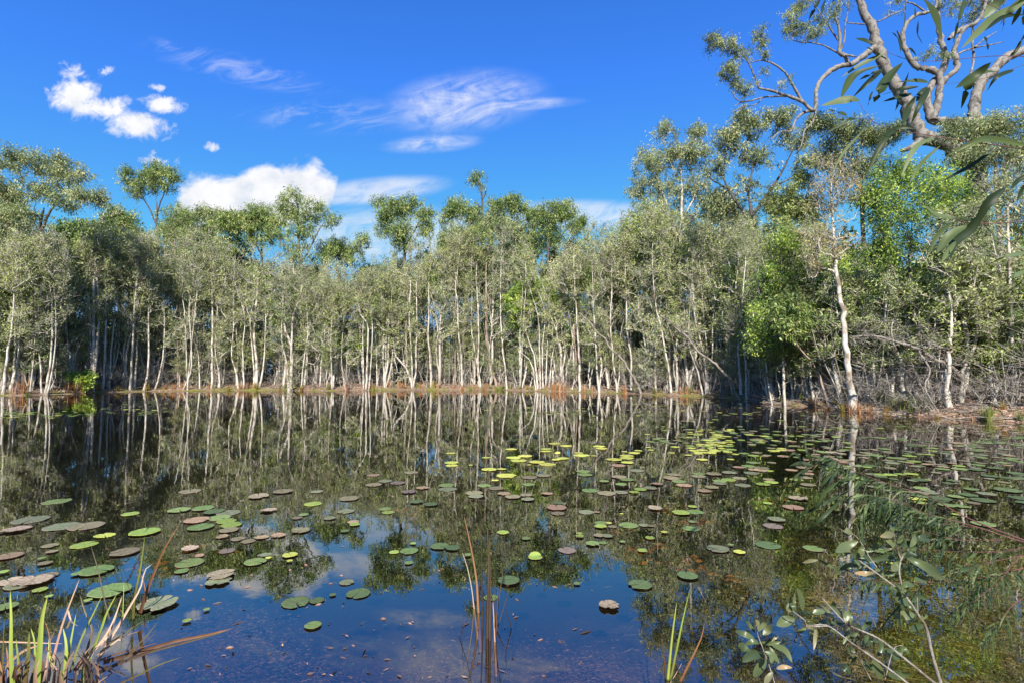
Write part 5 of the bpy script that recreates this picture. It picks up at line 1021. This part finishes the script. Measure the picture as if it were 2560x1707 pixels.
LA = [("1330 395;1150 480;1010 570", 32), ("1290 485;1100 560;1000 730", 48, .4), ("1320 505;1200 610;1090 720", 32), ("1460 460;1350 580;1280 700;1250 755", 58, .45), ("1250 330;1180 300;1110 280", 35, .2), ("1190 345;1260 390;1340 440", 35, .2), ("1380 240;1430 300;1445 390", 38, .15), ("1505 355;1530 380;1560 415", 38, .2), ("1310 510;1220 550;1140 590", 22, .1),
 ("1650 605;1530 600;1390 610", 38, .5), ("1580 640;1450 660;1310 700", 38, .1), ("1530 690;1420 720;1310 750", 28, .1), ("1505 530;1460 650;1405 820", 30, .1), ("1560 700;1500 800;1460 920", 38, .3), ("1640 640;1590 700;1560 750", 38, .3), ("1660 640;1580 780;1520 920", 32, .25), ("1240 670;1200 790", 16, .1),
 ("1145 745;1050 735;860 780", 52, .85), ("1055 850;980 825;915 810", 48, .55), ("960 850;890 850", 26, .85), ("1120 875;980 885", 24, .4), ("1060 895;980 930;900 980", 16, .5), ("1560 950;1430 940;1310 1050;1170 1330", 36, .2), ("1700 1010;1550 1090;1450 1300", 30, .8), ("1740 1070;1600 1200;1510 1350", 20, .85), ("1180 950;1020 1130;930 1300", 16, .85),
 ("2400 1080;2150 1030;2000 1040;1780 1150", 42, .6), ("2130 1100;1960 1220;1740 1340", 26, .1), ("2110 460;1990 560;1850 650", 52, .45), ("2170 530;2020 540;1940 640;1890 800", 52, .6), ("2280 515;2150 570;2080 670", 30, .3), ("2060 270;2085 370", 36, .25), ("1600 -20;1690 100;1750 290", 46, .55), ("1550 60;1545 150", 16, .4), ("1575 150;1565 250;1605 325", 24, .2),
 ("860 -20;770 150", 26, .1), ("895 -10;860 100", 22, .3), ("955 -20;950 55", 16, .4), ("1925 -20;1870 150;1830 320", 28, .6), ("2380 20;2150 120;1890 360", 52, .8), ("2230 -40;2130 50;2040 150", 62, .9), ("2380 110;2200 130;2060 230", 28, .2), ("2200 120;2190 245", 26, .5), ("2340 290;2280 390;2200 440", 20, .3), ("2330 50;2260 190", 24, .4), ("2380 -20;2250 80;2170 190", 48, .8), ("2352 60;2345 190", 26, .3), ("2400 -40;2330 20;2240 60", 40, .85),
 ("1480 0;1470 200", 8, .4), ("2400 200;2330 300;2280 380", 16, .3)]
def conv(l):   # from the 2.85x view at (2200,200) to this view
    o = []
    for q in l:
        o.append((";".join("%f %f" % ((2200 + float(a.split()[0]) / 2.85 - 1760) * 2.94, (200 + float(a.split()[1]) / 2.85) * 2.94) for a in q[0].split(';')), q[1] * 2.94 / 2.85) + tuple(q[2:]))
    return o
TA = [("2700 440;2352 418;2100 415;1720 450;1500 440;1340 380", 6, 3, 0), ("2700 1180;2352 1100;1870 1030;1620 990;1330 940;1200 850;1140 755", 9, 3, 0), ("2700 400;2352 480;2250 515;2050 580;1650 640;1500 690", 4, 2, .05), ("2650 -60;2400 20;2200 80;2000 -10;1600 -30", 6, 3, .1), ("1330 940;1200 880;1120 870", 4, 2, 0)]
spray('gum_branch', 'long narrow dark green gum leaves hanging close overhead at upper right', 'gum branch', TA, LA, OA, SA, 1.45, 'redtwig', 'fgleaf', lance, 41, 1.25, .14)
LB = conv([("905 760;760 880;650 1050;520 1160;500 1280", 78, .15, -.05), ("530 990;400 960;320 900", 52, .9), ("620 1040;500 1110;400 1240", 62, .75), ("540 1150;480 1230;430 1310", 34, .75), ("520 1010;400 1120;345 1260", 30, .6), ("800 1060;825 1200;850 1360", 34, .7), ("1060 1225;900 1260;800 1300", 32, .85), ("1060 1350;950 1400;880 1440", 30, .8), ("450 985;360 1030", 20, .6),
 ("540 995;680 1000;780 995", 22, .4), ("780 1010;900 1010", 22, .8), ("1060 670;980 720;930 780", 32, .2), ("1060 700;1010 780;975 870", 42, .45), ("520 1090;430 1125", 12, .97), ("740 1030;790 1090;820 1130", 16, .2), ("840 1130;900 1140", 18, .6), ("1060 1190;1000 1200;920 1190", 22, .9), ("960 1370;930 1450", 20, .6)])
TB = conv([("1250 980;1026 1005;850 1020;640 1020;520 985", 9, 5, 0), ("1250 1330;1100 1260;1000 1210;900 1130;820 1040", 8, 4, 0), ("1200 1370;1026 1240", 6, 4, 0)])
TB = [(q[0], q[1], q[2], q[3]) for q in TB]
spray('gum_branch', 'broad green gum leaves on a red twig at mid right edge', 'gum branch', TB, LB, OA, SA, 1.15, 'redtwig', 'fgleaf', lance, 42, 1.0, .08)

# broad-leaved sapling, lower right
O8, S8 = (1900, 1150), 2.815
TS = [("1300 1700;1270 1568;1210 1360;1170 1180;1110 1080;1010 940;870 830;720 720;640 660", 26, 7, 0), ("1010 940;980 780;1000 680;1045 620;1080 540", 13, 6, 0), ("1110 1070;1105 960", 9, 5, 0), ("820 750;770 680;690 550;600 480", 9, 4, 0), ("1400 1700;1230 1568;1000 1380;830 1250;630 1160;530 1070;440 970", 20, 7, -.1), ("1150 1660;1040 1568;870 1440;640 1280;470 1160;330 1165;320 1130;230 1060", 13, 7, -.15),
 ("990 690;960 600;940 500", 7, 4, 0), ("880 1540;940 1330;1000 1300", 6, 3, -.1), ("780 1540;700 1400;640 1340", 6, 3, -.15), ("470 1165;320 1170", 9, 8, -.15)]
LS = [("1030 685;1150 740;1285 835", 60, .5), ("965 685;850 690;730 720", 27, .1), ("815 790;740 797;665 795", 28, .95), ("690 725;620 745;560 770", 34, .6), ("690 570;610 600;530 645", 46, .6), ("740 690;690 670;640 655", 36, .3), ("950 610;900 560;850 520", 27, .7), ("960 580;990 550;1010 520", 30, .5), ("1055 610;1085 560;1090 520", 38, .75), ("800 765;840 790;875 812", 40, .7), ("970 775;920 790;880 805", 36, .5), ("1060 805;1045 760;1040 720", 30, .4),
 ("1080 840;1130 840;1175 860", 42, .4), ("1090 1085;1010 1090;930 1095", 52, .75), ("740 1055;745 1120;725 1200", 46, .55), ("410 700;360 705;300 720", 20, .95), ("560 770;490 740;410 695", 20, .4), ("305 1060;290 980;260 895", 38, .55), ("240 1060;210 1010;180 960", 24, .7), ("245 1115;180 1130;115 1160", 52, .55), ("360 1090;340 1080;300 1070", 40, .1), ("370 1075;410 1065;460 1062", 32, .4), ("325 1175;280 1200;230 1215", 28, .75), ("392 1180;388 1250;378 1335", 18, .85),
 ("500 1090;470 1050;430 1010", 27, .8), ("580 1120;570 1090;545 1060", 22, .7), ("600 1130;590 1050;580 1010", 20, .8), ("920 1410;960 1380;1005 1330", 34, .55), ("1070 1490;990 1505;900 1500", 56, .5), ("850 1540;830 1470;790 1400", 46, .7), ("1170 1420;1200 1440;1220 1450", 27, .5), ("1260 1460;1275 1440;1290 1430", 24, .5), ("690 1210;650 1240;640 1270", 22, .4), ("630 1170;610 1230;580 1300", 24, .5), ("780 1480;740 1430;690 1400", 38, .3), ("640 1500;600 1460;560 1430", 38, .2),
 ("520 1100;500 1140;470 1120", 24, .9), ("560 1110;530 1050;460 1010", 24, .6), ("200 1000;190 1050;230 1060", 18, .9), ("260 1070;240 1000;245 930", 20, .6), ("1000 935;940 900;900 880", 24, .3), ("1060 1000;1120 960;1180 980", 28, .2), ("980 900;1030 870;1080 880", 30, .4), ("870 840;830 880;800 920", 26, .3), ("650 480;620 520;590 500", 18, .5), ("700 560;690 500;680 460", 26, .7), ("650 660;610 650;600 680", 20, .8), ("720 720;690 760;640 690", 14, .7), ("1000 690;950 720;900 760", 20, .2), ("940 520;930 480;945 440", 26, .6), ("960 1330;920 1300;880 1290", 22, .6),
 ("830 1250;850 1310;830 1380", 32, .15), ("700 1200;760 1150;790 1130", 22, .3), ("480 1130;540 1150;600 1150", 18, .15), ("1100 1080;1040 1010;960 990", 30, .15), ("860 1440;800 1460;740 1440", 34, .25), ("940 1480;900 1440;860 1450", 30, .2)]
for ti, n_, umin in ((0, 10, .3), (1, 7, .1), (3, 5, .2), (4, 12, .35), (5, 10, .3), (6, 4, .3), (7, 4, .3), (8, 4, .3)):
    for _ in range(n_):
        P_q = [tuple(map(float, a.split())) for a in TS[ti][0].split(';')]; u = (umin + (1 - umin) * fr_.random()) * (len(P_q) - 1); k_ = min(int(u), len(P_q) - 2); p = [P_q[k_][j] * (1 - u + k_) + P_q[k_ + 1][j] * (u - k_) for j in (0, 1)]
        a = fr_.uniform(0, 6.28); L = fr_.uniform(55, 120); LS.append(("%f %f;%f %f;%f %f" % (*p, p[0] + math.cos(a) * L * .5, p[1] + math.sin(a) * L * .45 - 6, p[0] + math.cos(a) * L, p[1] + math.sin(a) * L * .85), L * fr_.uniform(.3, .42), fr_.uniform(.05, .85)))
spray('sapling', 'grey stemmed sapling with oval olive leaves leaning in at lower right', 'sapling', TS, LS, O8, S8, 1.75, 'palestem', 'fgsap', ellip, 43, 1.18, .12)
TS2 = [("690 1700;660 1568;630 1470;590 1360;560 1280;550 1220", 8, 4, 0)]
LS2 = [("540 1300;480 1275;425 1255", 30, .5), ("545 1270;510 1230;485 1200", 34, .5), ("590 1280;620 1250;645 1220", 38, .7), ("520 1385;480 1360;440 1340", 42, .3), ("590 1400;520 1400;465 1440", 48, .15), ("610 1420;570 1480;535 1530", 44, .7), ("640 1340;720 1370;765 1445", 34, .6), ("630 1350;655 1400;690 1450", 27, .5), ("670 1480;720 1470;765 1475", 24, .99), ("650 1500;620 1540;600 1580", 27, .8), ("560 1250;560 1210;545 1190", 26, .8), ("640 1320;670 1290;680 1270", 16, .9), ("580 1320;640 1330;700 1320", 24, .4), ("560 1260;600 1210;610 1195", 22, .7), ("575 1330;530 1320;480 1340", 26, .3), ("600 1380;640 1400;640 1450", 30, .6)]
spray('sapling', 'small separate leafy shoot rising at the bottom left of the grey sapling', 'sapling', TS2, LS2, (1660, 1050), S6, 1.6, 'palestem', 'fgsap', ellip, 44, 1.05, .07)

# narrow-leaved wattle with red stems from the right
rng = np.random.default_rng(45)
TW = [("2200 640;1858 575;1500 460;1150 370;900 280;720 300", 13, 3, .1), ("2200 660;1858 560;1450 400;1200 260;950 180;700 90;550 10;480 -30", 14, 3, 0), ("1700 560;1400 560;1200 510;950 450", 6, 3, .1), ("1200 390;1000 300;820 250;700 240", 5, 2, .05), ("1500 470;1250 440;1100 400;960 330", 5, 2, .1), ("2150 640;1850 670;1700 830;1500 1000", 8, 3, -.05), ("1850 670;1600 720;1460 770", 5, 2, -.05)]
LW = []
def along(pts, u):
    P = np.array([tuple(map(float, a.split())) for a in pts.split(';')]); k = u * (len(P) - 1); i = min(int(k), len(P) - 2); return P[i] * (1 - k + i) + P[i + 1] * (k - i)
for ti, n, umin, ang0, ang1, l0, l1 in ((0, 90, .4, 60, 215, 60, 230), (1, 90, .40, 80, 200, 60, 240), (2, 40, .3, 60, 200, 60, 190), (3, 60, .0, 70, 200, 60, 220), (4, 50, .1, 60, 210, 60, 190), (5, 34, .55, 30, 240, 90, 260), (6, 26, .5, 40, 220, 90, 240), (0, 40, .7, 80, 130, 150, 330)):
    for _ in range(n):
        u = umin + (1 - umin) * fr_.random(); p = along(TW[ti][0], u); a = math.radians(fr_.uniform(ang0, ang1)); L = fr_.uniform(l0, l1)
        cv = fr_.uniform(.0, .4); m_ = (p[0] + math.cos(a) * L * .5 + fr_.uniform(-10, 10), p[1] + math.sin(a) * L * .42); t_ = (p[0] + math.cos(a) * L * .85 + fr_.uniform(-20, 20), p[1] + math.sin(a) * L * .85 + L * cv)
        LW.append(("%f %f;%f %f;%f %f" % (*p, *m_, *t_), fr_.uniform(6, 15), fr_.uniform(.0, .95)))
LW += [("700 110;480 200;400 320;330 410", 34, .25), ("560 60;450 160;380 300", 30, .35), ("640 210;400 330;180 435", 22, .1), ("600 250;420 420;300 530", 22, .1), ("520 300;440 440;400 540", 20, .1), ("820 330;700 480;620 560", 20, .2)]
ws = spray('wattle_branch', 'drooping narrow-leaved branch with dark red stems reaching in over the pond', 'wattle branch', TW, LW, O8, S8, 2.1, 'redtwig', 'wattle', lance, 46, 1.0, .3, kids=False)
TW3 = [("2050 760;1850 760;1600 820;1300 850;1000 860;650 830", 7, 3, .1), ("1600 820;1450 960;1380 1100", 5, 2, .05), ("1200 860;1050 960;950 1060", 5, 2, .1), ("2000 900;1800 1000;1650 1180;1560 1300", 6, 2, .0), ("1900 600;1700 640;1350 640;1000 620;800 640", 6, 2, .15)]
LW3 = []
for ti, n_, umin in ((0, 80, .15), (1, 30, .1), (2, 34, .1), (3, 30, .2), (4, 50, .2)):
    for _ in range(n_):
        p = along(TW3[ti][0], umin + (1 - umin) * fr_.random()); a = math.radians(fr_.uniform(45, 150)); L = fr_.uniform(80, 240); sw = fr_.uniform(-30, 30)
        LW3.append(("%f %f;%f %f;%f %f" % (*p, p[0] + math.cos(a) * L * .45 + sw, p[1] + math.sin(a) * L * .45, p[0] + math.cos(a) * L * .6, p[1] + math.sin(a) * L), fr_.uniform(7, 15), fr_.uniform(0, .7)))
spray('wattle_branch', 'second drooping branch of narrow hanging leaves behind the grey stemmed sapling', 'wattle branch', TW3, LW3, O8, S8, 2.25, 'redtwig', 'wattle', lance, 48, 1.0, .2, kids=False)
rsp = [("520 -10;440 40;380 60", 6, 3, 0)]
spray('wattle_branch', 'few dark leaves at the far tip beyond the drooping red-stemmed branch', 'wattle branch', rsp, [("460 30;380 60;330 140;290 220", 22, .3), ("440 40;340 20;260 40", 26, .2), ("430 45;400 -40;370 -120", 24, .3), ("400 55;300 -50;250 -10", 26, .2), ("420 50;310 110;270 190", 20, .2)], (1880, 1150), S8, 2.3, 'redtwig', 'fgleaf', lance, 47, 1.0, .1, kids=False)

# ------------------------------------------------------------------ labels for the repeated things
ORD = ['first', 'second', 'third', 'fourth', 'fifth', 'sixth', 'seventh', 'eighth', 'ninth', 'tenth', 'eleventh', 'twelfth', 'thirteenth', 'fourteenth', 'fifteenth', 'sixteenth', 'seventeenth', 'eighteenth', 'nineteenth', 'twentieth',
       'twenty-first', 'twenty-second', 'twenty-third', 'twenty-fourth', 'twenty-fifth', 'twenty-sixth', 'twenty-seventh', 'twenty-eighth', 'twenty-ninth', 'thirtieth', 'thirty-first', 'thirty-second', 'thirty-third', 'thirty-fourth', 'thirty-fifth', 'thirty-sixth', 'thirty-seventh', 'thirty-eighth', 'thirty-ninth', 'fortieth']
LM = [(-900, 'the left edge'), (230, 'the tallest left paperbark'), (457, 'the crooked-footed fork'), (727, 'the wine-glass paperbark'), (1032, 'the candelabra paperbark'), (1358, 'the six-stemmed cluster'), (1768, 'the five-stemmed clump'), (2136, 'the tallest right paperbark')]
def zone(px):
    z = 0
    for k, (x, nme) in enumerate(LM):
        if px > x + 3: z = k
    return z
from collections import defaultdict
gr = defaultdict(list); used = defaultdict(int)
for t in TREES: gr[(t[2], zone(t[1]) if t[2] != 'front' or t[3] == 'slender pale paperbark' or True else 0, t[3])].append(t)
rowtxt = {'young': 'under the tall ones', 'front': 'at the waterside', 'second': 'one row back', 'third': 'two rows back', 'fourth': 'three rows back', 'back': 'at the rear', 'shrub': 'in the shade', 'rshrub': 'on the bank'}
for (row, z, look), ts in gr.items():
    ts.sort(key=lambda t: t[1])
    for k, t in enumerate(ts):
        if row == 'front' and look != 'slender pale paperbark':
            lab = look + (' %s %s' % ('right of', LM[z][1]) if len(look.split()) < 8 and z > 0 and 'edge' not in look and 'left' not in look else '')
            if len(ts) > 1: lab = ORD[k] + ' ' + lab
        else: lab = '%s %s, %s to the right of %s' % (look, rowtxt[row], ORD[k], LM[z][1])
        t[0]['label'] = lab
gr = defaultdict(list)
for o, px in DEAD: gr[zone(px)].append((px, o))
for z, l in gr.items():
    for k, (px, o) in enumerate(sorted(l, key=lambda a: a[0])): o['label'] = 'tangled bare grey shrub, %s to the right of %s' % (ORD[k], LM[z][1])
gr = defaultdict(list)
for o, px, c in TUFT: gr[(zone(px), c)].append((px, o))
for (z, c), l in gr.items():
    for k, (px, o) in enumerate(sorted(l, key=lambda a: a[0])): o['label'] = '%s sedge tuft by the water, %s right of %s' % (c, ORD[k], LM[z][1])
gr = defaultdict(list)
def pzone(px, py):
    if py > 1400:
        return 'around the lower left sedge' if px < 560 else 'in near water left of the centre rushes' if px < 1160 else 'in near water right of the centre rushes' if px < 1800 else 'under the sapling'
    if py > 1290:
        return 'behind the lower left sedge' if px < 420 else 'in the left-hand raft' if px < 800 else 'just behind the centre rushes' if px < 1400 else 'near the orange sunken leaves' if px < 1900 else 'behind the sapling'
    if py > 1180:
        return 'farthest out at left' if px < 640 else 'left of the yellow raft' if px < 1090 else 'just below the yellow raft' if px < 1560 else 'before the wattle tip' if px < 2000 else 'behind the wattle stems'
    return 'in the yellow raft, left part' if px < 1320 else 'in the yellow raft, right part' if px < 1640 else 'in the far yellow patch' if px < 1860 else 'out before the tall right paperbark' if px < 2240 else 'in the dark far right water'
for p in PADS:
    nm = PADC[p[4]][3] + (' ragged' if 'x' in p[5] and p[4] != 't' else '') + (' tilted' if 'f' in p[5] else '')
    gr[(pzone(p[1], p[2]), nm)].append(p)
for (z, nm), l in gr.items():
    l.sort(key=lambda p: p[1])
    for k, p in enumerate(l):
        o = p[0]
        o['label'] = ('%s lily pad %s' % (nm, z)) if len(l) == 1 else '%s lily pad %s, %s from left' % (nm, z, ORD[k])
        o['category'] = 'lily pad'; o['group'] = 'lily pads afloat on the pond'
print('objects', len(bpy.data.objects), 'trees', len(TREES), 'pads', len(PADS), 'far', len(cand) - nmore)
